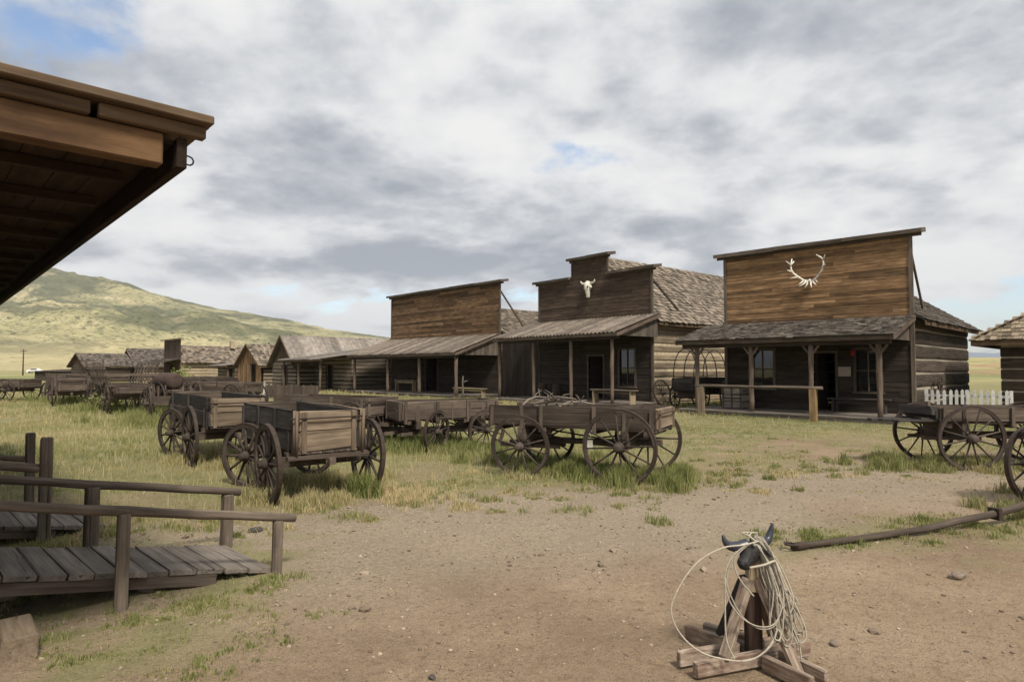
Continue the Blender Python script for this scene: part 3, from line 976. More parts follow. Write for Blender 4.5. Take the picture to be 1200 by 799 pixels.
def shingle_roof(mb, O, U, S, W, Ln, row=.27, wid=.19, th=.032, ragged=.055):
    """wood shingles on a slope: O eave corner, U along the eave, S up the slope"""
    O, U, S = Vector(O), Vector(U).normalized(), Vector(S).normalized()
    nrm = U.cross(S)
    if nrm.z < 0: nrm = -nrm
    Mx = Matrix((U, S, nrm)).transposed()
    if Mx.determinant() < 0: Mx = Matrix((-U, S, nrm)).transposed()
    # boards below
    mb.box(O + U * W / 2 + S * Ln / 2 - nrm * .03, (W, Ln, .04), Mx, rv=.3)
    k = 0
    s = -.04
    while s < Ln - .03:
        x = -random.uniform(0, .04)
        while x < W:
            wd = min(wid * random.uniform(.5, 1.5), W - x + .03)
            if wd < .03: break
            ln = row * 1.5
            drop = random.uniform(-ragged, ragged * .6)
            lo = s + drop
            hi = min(lo + ln, Ln)
            tilt = Matrix.Rotation(R(-6 + random.uniform(-4, 3)), 3, 'X')
            c = O + U * (x + wd / 2) + S * ((lo + hi) / 2) + nrm * (.022 + random.uniform(0, .01))
            mb.box(c, (wd - .008, hi - lo, th), Mx @ tilt)
            x += wd
        s += row
        k += 1

def sheet_roof(mb, O, U, S, W, Ln, pitch=.24, amp=.034, wave=True, th=.012):
    """corrugated sheets: ribs run up the slope"""
    O, U, S = Vector(O), Vector(U).normalized(), Vector(S).normalized()
    nrm = U.cross(S)
    if nrm.z < 0: nrm = -nrm
    ns = 5
    wd = pitch * 2
    n_strip = max(1, int(round(W / wd)))
    wd = W / n_strip
    for st in range(n_strip):
        nu = 12
        V, F = [], []
        lift = random.uniform(0, .012)
        for side in (0, 1):
            for j in range(ns + 1):
                for i in range(nu + 1):
                    u = st * wd + wd * i / nu
                    h = amp * math.cos(2 * math.pi * u / (wd / 2)) + .012 * mnoise.noise((u * .7, j * 1.3, 3)) + lift
                    V.append(O + U * u + S * (Ln * j / ns) + nrm * (h + th * (1 - side)))
        n1 = (nu + 1) * (ns + 1)
        for j in range(ns):
            for i in range(nu):
                a = j * (nu + 1) + i
                F.append((a, a + 1, a + nu + 2, a + nu + 1))
                F.append((n1 + a, n1 + a + nu + 1, n1 + a + nu + 2, n1 + a + 1))
        for i in range(nu):
            F.append((i, n1 + i, n1 + i + 1, i + 1))
            a = ns * (nu + 1) + i
            F.append((a, a + 1, n1 + a + 1, n1 + a))
        mb.raw(V, F, None, None, True)

def opening_frame(mb, a, b, z0, z1, y=-.03, w=.09, th=.05, sill=True):
    mb.box((a - w / 2 + .01, y, (z0 + z1) / 2), (w, th, z1 - z0 + .02))
    mb.box((b + w / 2 - .01, y, (z0 + z1) / 2), (w, th, z1 - z0 + .02))
    mb.box(((a + b) / 2, y - .003, z1 + w / 2 - .01), (b - a + 2 * w + .04, th, w))
    if sill: mb.box(((a + b) / 2, y - .02, z0 - .03), (b - a + 2 * w + .06, th + .05, .06))

def window(parent, a, b, z0, z1, y=0.0, cols=2, rows=2, mat='trim'):
    fr = MB()
    opening_frame(fr, a, b, z0, z1, y - .03)
    for i in range(1, cols): fr.box((a + (b - a) * i / cols, y + .012, (z0 + z1) / 2), (.035, .03, z1 - z0))
    for j in range(1, rows): fr.box(((a + b) / 2, y + .016, z0 + (z1 - z0) * j / rows), (b - a, .03, .045))
    o = fr.build('window', M[mat], parent)
    g = MB()
    g.box(((a + b) / 2, y + .045, (z0 + z1) / 2), (b - a + .02, .008, z1 - z0 + .02))
    g.build('pane', M['glass'], o)
    return o

def open_door(parent, a, b, z0, z1, y=0.0, mat='trim', leaf='shadewood', ang=75):
    """door frame with its leaf swung inwards"""
    fr = MB()
    opening_frame(fr, a, b, z0, z1, y - .03, sill=False)
    o = fr.build('door_frame', M[mat], parent)
    lf = MB()
    wd = b - a - .04
    rot = Matrix.Rotation(R(ang), 3, 'Z')
    base = Vector((a + .02, y + .08, z0))
    n = 4
    for i in range(n):
        c = base + rot @ Vector((wd * (i + .5) / n, 0, (z1 - z0) / 2))
        lf.box(c, (wd / n - .006, .035, z1 - z0 - .04), rot)
    for zz in (.3, .75):
        lf.box(base + rot @ Vector((wd / 2, -.03, (z1 - z0) * zz)), (wd * .9, .03, .12), rot)
    d = lf.build('door', M[leaf], parent)
    kn = MB()
    kn.lathe([(.012, 0), (.03, .02), (.03, .04), (.01, .055)], 10, rot @ Matrix.Rotation(R(90), 3, 'X'), base + rot @ Vector((wd * .88, -.03, .98)))
    kn.build('handle', M['iron'], d)

def bench(name_label, loc, rz, L=1.5, h=.46, mat='wagon', group=None, legs='wagon', d=.32):
    t = thing('bench', name_label, 'bench', loc, rz, group)
    m = MB()
    m.box((0, 0, h - .025), (L, d, .05), jit=.004, bev=.006)
    m.build('seat', M[mat], t)
    for s in (-1, 1):
        m = MB()
        m.box((s * (L / 2 - .18), 0, (h - .05) / 2), (.07, d * .85, h - .05), jit=.006)
        m.build('leg', M[legs], t)
    m = MB()
    m.box((0, 0, h - .14), (L - .45, .035, .10))
    m.build('stretcher', M[mat], t)
    return t

# ------------------------------------------------------------------ false-front stores
def store(label, loc, rz, w, dp, top, eave, ridge, pd, pf, pb, px0, px1, posts, roof='tin', steps=None, openings=(),
          front='warm', lower='shadewood', side_mat='log', side_lh=.36, chink='chink', chinkr=.8, main='shingle', bh=.16,
          deck_h=.18, cap_over=.34, braces=True, post_r=.075, ends=True, capmat='trim', groundroof=None, front_side=None):
    t = thing('false_front_store', label, 'store', (loc[0], loc[1], 0), R(rz))
    hw = w / 2
    ops = [(o[1], o[2], o[3], o[4]) for o in openings]
    # lower wall under the porch
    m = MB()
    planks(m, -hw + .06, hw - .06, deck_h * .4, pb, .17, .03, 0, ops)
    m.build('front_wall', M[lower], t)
    # tall cladding
    m = MB()
    planks(m, -hw + .02, hw - .02, pb, top, bh, .028, -.004, (), split=3.4)
    if steps:
        (s0, s1, sz) = steps
        planks(m, s0, s1, top, sz, bh, .028, -.004, (), split=3)
    for x in (-hw + .3, 0, hw - .3):     # studs behind
        m.box((x, .07, (pb + top) / 2), (.09, .10, top - pb - .05), rv=.2)
    m.build('false_front', M[front], t)
    for s in (-1, 1):
        m = MB()
        m.box((s * (hw - .03), -.012, (top + deck_h) / 2 - .03), (.12, .085, top - deck_h - .08), jit=.006)
        m.build('corner_board', M['trim'], t)
    if steps:
        for x in (steps[0], steps[1]):
            m = MB()
            m.box((x, -.02, (top + steps[2]) / 2), (.08, .07, steps[2] - top - .02))
            m.build('corner_board', M['trim'], t)
    # sloping cap boards
    m = MB()
    capr = Matrix.Rotation(R(9), 3, 'X')
    def capseg(a, b, z):
        n = max(2, int((b - a) / 2.2))
        for i in range(n):
            p, q = a + (b - a) * i / n, a + (b - a) * (i + 1) / n
            m.box(((p + q) / 2, .03, z + .07 + random.uniform(-.010, .010)), (q - p - .004, .62, .14), capr, jit=.010)
        m.box(((a + b) / 2, -.035, z - .06), (b - a - .1, .05, .14))
    if steps:
        capseg(-hw - .28, steps[0] - .05, top)
        capseg(steps[1] + .05, hw + .28, top)
        capseg(steps[0] - .22, steps[1] + .22, steps[2])
    else:
        capseg(-hw - .36, hw + .36, top)
    m.build('cap', M[capmat], t)
    for o in openings:
        if o[0] == 'window': window(t, *o[1:5])
        else: open_door(t, *o[1:5])
    # log box
    mb, mc = MB(), MB()
    for s in (-1, 1):
        logs(mb, mc, (s * (hw - .12), .05), (s * (hw - .12), dp), .05, eave, side_lh, .2, chink=chinkr)
    logs(mb, mc, (-hw + .2, dp - .1), (hw - .2, dp - .1), .05, eave, side_lh, .2, chink=chinkr)
    lw = mb.build('log_wall', M[side_mat], t)
    mc.build('chinking', M[chink], lw)
    # gables
    m = MB()
    sl = (ridge - eave) / hw
    for y in (dp - .1,):
        vplanks(m, -hw + .15, hw - .15, eave - .05, lambda x: ridge - abs(x) * sl - .06, .2, .03, y)
    m.build('gable_wall', M[side_mat], t)
    # main roof
    m = MB()
    ov = .38
    for s in (-1, 1):
        run = hw + ov
        S = Vector((-s * hw, 0, ridge - eave)).normalized()
        O = Vector((s * (hw + ov), .06 if s > 0 else .06, eave - sl * ov + .06))
        Ln = math.hypot(run, run * sl)
        if groundroof == 'sheet': sheet_roof(m, O, (0, 1, 0), S, dp + .45, Ln)
        else: shingle_roof(m, O, (0, 1, 0), S, dp + .45, Ln)
    rf = m.build('roof', M[main], t)
    m = MB()
    for s in (-1, 1):
        m.box((s * (hw + ov - .03), dp / 2 + .2, eave - sl * ov - .03), (.035, dp + .4, .14))
        m.bar((s * (hw + ov), dp + .5, eave - sl * ov), (0, dp + .5, ridge + .0), .03, .14)
    m.build('eave_board', M['eave'], rf)
    # porch
    m = MB()
    Ps = Vector((0, pd + .25, pb - pf)).normalized()
    Lp = math.hypot(pd + .25, pb - pf)
    if roof == 'tin': sheet_roof(m, (px0 - .15, -pd - .25, pf + .06), (1, 0, 0), Ps, px1 - px0 + .3, Lp - .05)
    else: shingle_roof(m, (px0 - .15, -pd - .25, pf + .06), (1, 0, 0), Ps, px1 - px0 + .3, Lp - .05, row=.2)
    pr = m.build('porch_roof', M['tin' if roof == 'tin' else 'shingle_dk'], t)
    m = MB()
    m.box(((px0 + px1) / 2, -pd - .19, pf - .02), (px1 - px0 + .26, .035, .13), jit=.006)
    m.build('fascia_board', M['wagon'], pr)
    m = MB()
    n = int((px1 - px0) / .8)
    for i in range(n + 1):
        x = px0 + .06 + (px1 - px0 - .12) * i / n
        m.bar((x, -pd - .15, pf - .03), (x, -.05, pb - .06), .05, .12)
    m.bar((px0 - .14, -pd - .2, pf - .03), (px0 - .14, -.03, pb - .02), .03, .15)
    m.bar((px1 + .14, -pd - .2, pf - .03), (px1 + .14, -.03, pb - .02), .03, .15)
    m.build('rafter', M['post'], pr)
    m = MB()
    m.box(((px0 + px1) / 2, -pd + .1, pf - .13), (px1 - px0, .13, .17), jit=.01)
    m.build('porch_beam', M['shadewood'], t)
    if ends:
        m = MB()
        z0 = pf - .05
        y = -pd + .18
        while y < -.06:
            zt = pf + (pb - pf) * (y + pd + .25) / (pd + .25) - .12
            if zt > z0 + .03: m.box((px1 - .06, y, (z0 + zt) / 2), (.03, .19, zt - z0))
            y += .2
        m.build('porch_gable', M['trim'], t)
    for x in posts:
        m = MB()
        h = pf - .2
        k = [(x + random.uniform(-.012, .012), -pd + .1 + random.uniform(-.012, .012), deck_h * .5 + (h - deck_h * .5) * i / 5) for i in range(6)]
        m.tube(k, [post_r * random.uniform(.9, 1.08) for _ in k], 9, wob=.05)
        p = m.build('porch_post', M['post'], t)
        if braces:
            m = MB()
            for s in (-1, 1): m.bar((x, -pd + .1, h - .38), (x + s * .26, -pd + .1, h - .02), .07, .06)
            m.build('brace', M['post'], p)
    m = MB()
    y = -pd - .12
    while y < -.05:
        wd = random.uniform(.17, .25)
        x = px0 - .1
        while x < px1 + .1:
            q = min(px1 + .1, x + random.uniform(2, 4))
            m.box(((x + q) / 2, y + wd / 2, deck_h - .025 + random.uniform(-.006, .006)), (q - x - .006, wd - .008, .05), jit=.003)
            x = q
        y += wd
    m.box(((px0 + px1) / 2, -pd - .05, (deck_h - .06) / 2), (px1 - px0 + .1, .06, deck_h - .06))
    m.box((px1 + .02, -pd / 2, (deck_h - .06) / 2), (.06, pd, deck_h - .06))
    m.build('porch_deck', M['deck'], t)
    # rear props of the false front
    for s in (-1, 1):
        m = MB()
        m.bar((s * (hw - .05), .06, top - .55), (s * (hw - .22), 2.3, eave + .15 + sl * .34), .07, .09)
        m.build('prop', M['wagon'], t)
    return t

b3 = store('largest brown false-front store with elk antlers above its porch', (11.2, 24), -45, 6.75, 9.1, 6.34, 3.55, 5.85, 2.5, 2.72, 3.45,
      -3.95, 3.3, [-3.36, -1.21, .88, 2.95], roof='shingle', front='warm', side_mat='log', side_lh=.50, chinkr=.86, bh=.115, post_r=.085,
      main='shingle_dk', capmat='trim', cap_over=.5,
      openings=[('window', -2.31, -1.40, .95, 2.45), ('door', .09, .88, .2, 2.3), ('window', 1.56, 2.35, .9, 2.4)])
b2 = store('dark stepped-front store with a cow skull above its tin porch roof', (4.05, 32.8), -50, 7.85, 12.4, 6.45, 4.15, 7.5, 2.9, 3.22, 4.2,
      -4.1, 4.25, [-3.99, -1.29, 1.33, 3.85], roof='tin', steps=(-1.32, 1.18, 7.42), front='brown', lower='shadewood', side_mat='log_tan', side_lh=.40,
      chink='chink_tan', chinkr=.70, bh=.17, post_r=.085, main='shingle', braces=False,
      openings=[('door', -.16, .85, .2, 2.35), ('window', 1.9, 2.85, .85, 2.65)])
b1 = store('wide brown false-front store with plain cladding and a long low porch', (-4.8, 42.9), -47, 12.03, 10, 6.95, 3.9, 6.0, 3.3, 2.55, 3.75,
      -6.1, 5.95, [-5.7, -1.4, 2.18, 5.81], roof='tin', front='warm2', lower='shadewood', bh=.17, side_mat='log', chink='mud_dark', braces=False, main='shingle', post_r=.1,
      openings=[('door', -1.6, -.3, .2, 2.4)])

def plank_wall():
    p0, p1 = Vector((-.55, 38.3, 0)), Vector((1.5, 35.75, 0))
    d = p1 - p0
    t = thing('plank_wall', 'dark upright plank wall closing the gap between the wide store and the stepped store', 'wall', p0, math.atan2(d.y, d.x))
    m = MB()
    vplanks(m, 0, d.length, .02, 3.3, .22, .035)
    m.build('boards', M['shadewood'], t)
    m = MB()
    m.box((d.length / 2, .06, 1.7), (d.length, .08, .10))
    m.build('rail', M['shadewood'], t)
plank_wall()

# ------------------------------------------------------------------ smaller houses further down the street
def house(name, label, cat, loc, rz, w, dp, eave, ridge, wall='log_mid', roof='shingle', gable='brown', lh=.3, door=None, win=None, front=None, ov=.35, sheet=False,
          chink='chink_tan', chinkr=.78, side_win=None):
    t = thing(name, label, cat, (loc[0], loc[1], 0), R(rz))
    hw = w / 2
    ops = []
    if door: ops.append((door[0] + hw, door[1] + hw, door[2], door[3]))
    if win: ops.append((win[0] + hw, win[1] + hw, win[2], win[3]))
    mb, mc = MB(), MB()
    if front:
        m = MB()
        vplanks(m, -hw, hw, .05, eave, .22, .04, 0, [(a - hw, b - hw, c, d) for (a, b, c, d) in ops])
        m.build('front_wall', M[front], t)
    else:
        logs(mb, mc, (-hw, .1), (hw, .1), .03, eave, lh, .2, ops, chink=chinkr)
    for s in (-1, 1): logs(mb, mc, (s * (hw - .1), .25), (s * (hw - .1), dp - .2), .03, eave, lh, .2, chink=chinkr)
    logs(mb, mc, (-hw, dp - .1), (hw, dp - .1), .03, eave, lh, .2, chink=chinkr)
    lw = mb.build('log_wall', M[wall], t)
    mc.build('chinking', M[chink], lw)
    sl = (ridge - eave) / hw
    for y in (.02, dp - .03):
        m = MB()
        vplanks(m, -hw + .02, hw - .02, eave - .03, lambda x: ridge - abs(x) * sl - .05, .2, .04, y)
        m.build('gable_wall', M[gable], t)
    m = MB()
    for s in (-1, 1):
        S = Vector((-s * hw, 0, ridge - eave)).normalized()
        O = Vector((s * (hw + ov), -ov, eave - sl * ov + .05))
        Ln = math.hypot(hw + ov, (hw + ov) * sl)
        if sheet: sheet_roof(m, O, (0, 1, 0), S, dp + 2 * ov, Ln, pitch=.34, amp=.03)
        else: shingle_roof(m, O, (0, 1, 0), S, dp + 2 * ov, Ln, row=.3, wid=.24)
    rf = m.build('roof', M[roof], t)
    m = MB()
    for s in (-1, 1):
        for y in (-ov - .02, dp + ov + .02):
            m.bar((s * (hw + ov), y, eave - sl * ov), (0, y, ridge + .02), .03, .13)
        m.box((s * (hw + ov - .02), dp / 2, eave - sl * ov - .03), (.03, dp + 2 * ov, .12))
    m.build('eave_board', M['eave'], rf)
    if door: open_door(t, *door)
    if win: window(t, *win)
    return t

h0 = house('log_cabin', 'log cabin with a steep ribbed sheet roof beside the long-porched brown store', 'cabin', (-18.4, 51.6), -47, 4.4, 9, 2.2, 4.3, wall='log_mid', roof='tin_grey', gable='brown', sheet=True,
           door=(-.3, .7, .1, 2.0), chink='chink')
hs = house('plank_shed', 'small brown plank-fronted shed with an open door under a pointed gable', 'shed', (-23.2, 56.6), -47, 5.2, 6, 2.1, 3.8, wall='log_mid', front='warm', gable='warm', roof='shingle',
           door=(.3, 1.5, .05, 2.1))
def hip_slope(mb, O, U, S, W, Ln, inset, row=.27, wid=.2):
    """triangular shingle slope that narrows by inset on both sides per metre up"""
    O, U, S = Vector(O), Vector(U).normalized(), Vector(S).normalized()
    nrm = U.cross(S)
    if nrm.z < 0: nrm = -nrm
    Mx = Matrix((U, S, nrm)).transposed()
    if Mx.determinant() < 0: Mx = Matrix((-U, S, nrm)).transposed()
    mb.poly([O, O + U * W, O + U * (W - Ln * inset) + S * Ln, O + U * (Ln * inset) + S * Ln], nrm * -.04, rv=.3)
    s = -.04
    while s < Ln - .1:
        x, xe = max(0, s) * inset, W - max(0, s) * inset
        while x < xe - .03:
            w_ = min(wid * random.uniform(.5, 1.5), xe - x)
            hi = min(s + row * 1.5, Ln)
            lo = s + random.uniform(-.05, .03)
            mb.box(O + U * (x + w_ / 2) + S * ((lo + hi) / 2) + nrm * (.024 + random.uniform(0, .012)), (max(.02, w_ - .008), hi - lo, .03), Mx @ Matrix.Rotation(R(-6 + random.uniform(-3, 3)), 3, 'X'))
            x += w_
        s += row

def hip_cabin():
    t = thing('log_cabin', 'dark log cabin under a tan hipped shingle roof beyond the white picket fence', 'cabin', (20.28, 22.06, 0), R(-45))
    w, dp, ov, ez, sl = 5.5, 6.0, .8, 2.72, .63
    hw = w / 2
    mb, mc = MB(), MB()
    for a, b in (((-hw, .1), (hw, .1)), ((-hw, dp - .1), (hw, dp - .1)), ((-hw + .1, .22), (-hw + .1, dp - .22)), ((hw - .1, .22), (hw - .1, dp - .22))):
        logs(mb, mc, a, b, .03, ez + .35, .42, .2, chink=.86)
    lw = mb.build('log_wall', M['log'], t)
    mc.build('chinking', M['chink'], lw)
    W, D = w + 2 * ov, dp + 2 * ov
    hh = W / 2
    S = lambda dx, dy: Vector((dx, dy, sl)).normalized()
    Ln = hh * math.sqrt(1 + sl * sl) - .02
    k = hh / (hh * math.sqrt(1 + sl * sl))
    m = MB()
    z = ez + .05
    hip_slope(m, (-hh, -ov, z), (1, 0, 0), S(0, 1), W, Ln, k)
    hip_slope(m, (-hh, dp + ov, z), (1, 0, 0), S(0, -1), W, Ln, k)
    hip_slope(m, (-hh, -ov, z), (0, 1, 0), S(1, 0), D, Ln, k)
    hip_slope(m, (hh, -ov, z), (0, 1, 0), S(-1, 0), D, Ln, k)
    rf = m.build('roof', M['shingle_tan'], t)
    m = MB()
    for y in (-ov + .02, dp + ov - .02): m.box((0, y, ez - .06), (W - .02, .04, .18))
    for x in (-hh + .02, hh - .02): m.box((x, dp / 2, ez - .058), (.04, D - .1, .18))
    m.build('eave_board', M['eave'], rf)
    m = MB()
    m.box((0, dp / 2, ez - .02), (W - .2, D - .2, .03))
    m.build('soffit_board', M['soffit'], rf)
hip_cabin()
hb_ = house('log_house', 'rambling grey log house with low gables, furthest along the street', 'house', (-50.2, 84), -47, 8, 9, 2.0, 4.0, wall='log_mid', roof='shingle_dk', gable='log_mid', lh=.35,
            door=(-.5, .6, .1, 2.1), win=(1.8, 3.0, .9, 2.0), chink='chink_tan')

house('log_cabin', 'small dark gabled cabin left of the rambling grey log house', 'cabin', (-52.8, 78), -35, 4.2, 5, 2.1, 3.5, wall='log', roof='shingle_dk', gable='brown', lh=.35, chink='mud_dark')

# shed-roofed cabin between cabin and wide store
def lean_house(label, loc, rz, w, dp, zf, zb, pd, wall='log_mid', posts=(), door=None, win=None, roof='tin_grey', chink='chink'):
    t = thing('log_cabin', label, 'cabin', (loc[0], loc[1], 0), R(rz))
    hw = w / 2
    mb, mc = MB(), MB()
    slope = (zb - zf) / (dp + pd)
    zw = zf + slope * pd - .12
    ops = [(o[0] + hw, o[1] + hw, o[2], o[3]) for o in (door, win) if o]
    logs(mb, mc, (-hw, 0), (hw, 0), .03, zw, .3, .2, ops, chink=.84)
    for s in (-1, 1): logs(mb, mc, (s * (hw - .1), .15), (s * (hw - .1), dp), .03, zw, .3, .2, chink=.84)
    logs(mb, mc, (-hw, dp - .1), (hw, dp - .1), .03, zw, .3, .2, chink=.84)
    lw = mb.build('log_wall', M[wall], t)
    mc.build('chinking', M[chink], lw)
    m = MB()
    for s in (-1, 1):
        m.poly([(s * (hw - .12), 0, zw), (s * (hw - .12), dp, zw), (s * (hw - .12), dp, zb - .12)], (.05, 0, 0))
    m.poly([(-hw, dp - .1, zw), (hw, dp - .1, zw), (hw, dp - .1, zb - .12), (-hw, dp - .1, zb - .12)], (0, .05, 0))
    m.build('gable_wall', M['brown'], t)
    S = Vector((0, dp + pd + .6, (zb - zf) * (dp + pd + .6) / (dp + pd))).normalized()
    m = MB()
    sheet_roof(m, (-hw - .3, -pd - .3, zf), (1, 0, 0), S, w + .6, (dp + pd + .6) / S.y, pitch=.3, amp=.03)
    rf = m.build('roof', M[roof], t)
    m = MB()
    m.box((0, -pd - .2, zf - .09), (w + .5, .05, .12))
    m.build('eave_board', M['eave'], rf)
    for x in posts:
        m = MB()
        m.tube([(x + random.uniform(-.03, .03), -pd + .05, (zf - .1) * i / 4) for i in range(5)], .085, 8, wob=.08)
        m.build('porch_post', M['post'], t)
    if door: open_door(t, *door, y=-.1)
    if win: window(t, *win, y=-.12)
    return t
lean_house('low log cabin with a broad grey sheet roof touching the long porch', (-13.9, 49.3), -47, 6.6, 8, 2.35, 3.85, 2.4, posts=(-3.2, -.6, 2.9), door=(-.6, .4, .1, 2.0))
lean_house('small grey-roofed log lean-to left of the pointed plank shed', (-27.3, 61.4), -47, 4.6, 4, 1.95, 2.6, .7, posts=(2.1,), door=(1.0, 1.9, .1, 1.7), chink='chink_tan')

# tall fronted long house
def tower_house():
    t = thing('false_front_store', 'narrow tall-fronted store with a long grey shingle roof behind it', 'store', (-39.4, 74.2), R(-47))
    w, dp, eave, ridge = 6.2, 15, 2.5, 4.3
    hw = w / 2
    mb, mc = MB(), MB()
    for s in (-1, 1): logs(mb, mc, (s * (hw - .1), .1), (s * (hw - .1), dp), .03, eave, .32, .2, chink=.74)
    logs(mb, mc, (-hw, dp - .1), (hw, dp - .1), .03, eave, .32, .2, chink=.74)
    lw = mb.build('log_wall', M['log_tan'], t)
    mc.build('chinking', M['chink_tan'], lw)
    m = MB()
    vplanks(m, -hw - .1, hw + .1, .1, 5.0, .22, .05, 0, [(-.6, .6, .1, 2.1)])
    m.build('false_front', M['brown'], t)
    m = MB()
    m.box((0, -.1, 5.06), (w + .7, .6, .09), Matrix.Rotation(R(7), 3, 'X'))
    m.build('cap', M['trim'], t)
    open_door(t, -.6, .6, .1, 2.1)
    m = MB()
    sl = (ridge - eave) / hw
    for s in (-1, 1):
        S = Vector((-s * hw, 0, ridge - eave)).normalized()
        shingle_roof(m, (s * (hw + .4), .1, eave - sl * .4 + .05), (0, 1, 0), S, dp + .4, math.hypot(hw + .4, (hw + .4) * sl), row=.34, wid=.3)
    m.build('roof', M['shingle'], t)
    m = MB()
    S = Vector((0, 2.6, .6)).normalized()
    shingle_roof(m, (-hw - .6, -2.7, 2.2), (1, 0, 0), S, w + 1, 2.7, row=.3, wid=.3)
    m.build('porch_roof', M['shingle_dk'], t)
    for x in (-3.2, 0, 3.2):
        m = MB()
        m.tube([(x, -2.4, 2.2 * i / 3) for i in range(4)], .09, 7)
        m.build('porch_post', M['post'], t)
    m = MB()
    m.box((.8, 6.5, 4.55), (.5, .5, .9), jit=.02)
    m.build('chimney', M['chink_tan'], t)
    m = MB()
    m.tube([(.7, 11, 3.6), (.7, 11, 4.95)], .09, 8)
    m.build('stovepipe', M['iron'], t)
tower_house()

def far_shed(label, loc, rz, w, dp, h0, h1, wall='log', roof='shingle_dk'):
    t = thing('shed', label, 'shed', (loc[0], loc[1], 0), R(rz))
    hw = w / 2
    m = MB()
    for (a, b) in (((-hw, 0), (hw, 0)), ((-hw, dp), (hw, dp)), ((-hw + .05, .1), (-hw + .05, dp - .1)), ((hw - .05, .1), (hw - .05, dp - .1))):
        logs(m, m, a, b, 0, h0, .35, .2)
    m.build('log_wall', M[wall], t)
    m = MB()
    S = Vector((0, dp + .8, h1 - h0)).normalized()
    shingle_roof(m, (-hw - .4, -.4, h0 + .05), (1, 0, 0), S, w + .8, dp + .9, row=.35, wid=.35)
    m.poly([(-hw, dp, h0), (hw, dp, h0), (hw, dp, h1 - .1), (-hw, dp, h1 - .1)], (0, -.06, 0))
    m.build('roof', M[roof], t)
far_shed('low log lean-to against the left end of the furthest log house', (-54.5, 83.0), -35, 5.0, 5, 1.6, 2.1)
far_shed('long low dark shed far out behind the leftmost wagons', (-62, 87), -15, 7, 5, 1.2, 1.5)
house('log_cabin', 'grey cabin with a low gable rising behind the furthest log house', 'cabin', (-56.8, 95), -47, 6, 8, 2.8, 4.6, wall='log_mid', roof='shingle_dk', gable='brown', lh=.4)

# ------------------------------------------------------------------ near porch roof at upper left
def porch_canopy():
    A = Vector((-1.545, 3.0, 0))             # outer corner
    t = thing('log_store', 'near store whose dark-decked porch roof with orange beam juts in overhead', 'store', (A.x, A.y, 0), math.atan2(.73, -.68))
    # local X along the eave away from the camera, local Y towards the building
    # (rotation takes X to (-.68,.73) and Y to (-.73,-.68))
    Lx, Wy = 13.0, 2.7
    zb = 2.69
    m = MB()
    m.box((.045, Wy / 2 + .05, zb + .075), (.09, Wy - .1, .15), bev=.008, rv=.55)        # end beam facing the yard
    o1 = m.build('end_beam', M['fascia'], t)
    m = MB()
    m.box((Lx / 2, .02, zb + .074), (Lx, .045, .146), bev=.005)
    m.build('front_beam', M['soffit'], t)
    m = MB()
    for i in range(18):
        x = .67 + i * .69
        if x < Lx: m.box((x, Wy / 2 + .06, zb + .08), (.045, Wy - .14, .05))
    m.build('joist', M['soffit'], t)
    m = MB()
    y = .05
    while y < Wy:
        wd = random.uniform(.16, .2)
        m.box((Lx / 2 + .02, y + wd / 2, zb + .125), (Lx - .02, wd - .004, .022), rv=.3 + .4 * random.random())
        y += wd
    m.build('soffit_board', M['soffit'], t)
    m = MB()
    # moulding strips along the end, then the roof boards with a cover strip on their ends
    m.box((-.012, .145, zb + .182), (.05, .44, .058), bev=.005, rv=.6)
    m.box((-.010, 1.535, zb + .181), (.05, 2.28, .058), bev=.005, rv=.4)
    m.build('edge_strip', M['eave'], t)
    m = MB()
    m.box((-.055, Wy / 2 - .07, zb + .234), (.07, Wy + .05, .042), bev=.006, rv=.45)
    y = -.10
    while y < Wy:
        wd = random.uniform(.2, .27)
        m.box((Lx / 2, y + wd / 2, zb + .232 + random.uniform(-.002, .002)), (Lx + .02, wd - .004, .03), bev=.005)
        y += wd
    m.build('roof_board', M['eave'], t)
    # small iron hook on the front beam
    m = MB()
    pts = [(.09, .0, zb + .095), (.09, -.03, zb + .092)] + [(.09, -.035 - .022 * math.sin(a) * 1.0, zb + .07 + .022 * math.cos(a)) for a in (0, .7, 1.4, 2.1, 2.8, 3.5, 4.2)]
    m.tube(pts, .0042, 6)
    m.build('hook', M['iron'], t)
    # log wall behind the porch, with door and window openings
    mb, mc = MB(), MB()
    logs(mb, mc, (-.2, Wy + .1), (Lx, Wy + .1), .1, 3.0, .32, .2, [(3, 4, .3, 2.3), (6.5, 7.6, 1.1, 2.2)])
    lw = mb.build('log_wall', M['log_mid'], t)
    mc.build('chinking', M['chink_tan'], lw)
    m = MB()
    y = .92
    while y < Wy:
        wd = random.uniform(.18, .24)
        m.box((Lx / 2 + .3, y + wd / 2, .41), (Lx - .6, wd - .008, .05))
        y += wd
    m.build('porch_deck', M['deck'], t)
porch_canopy()
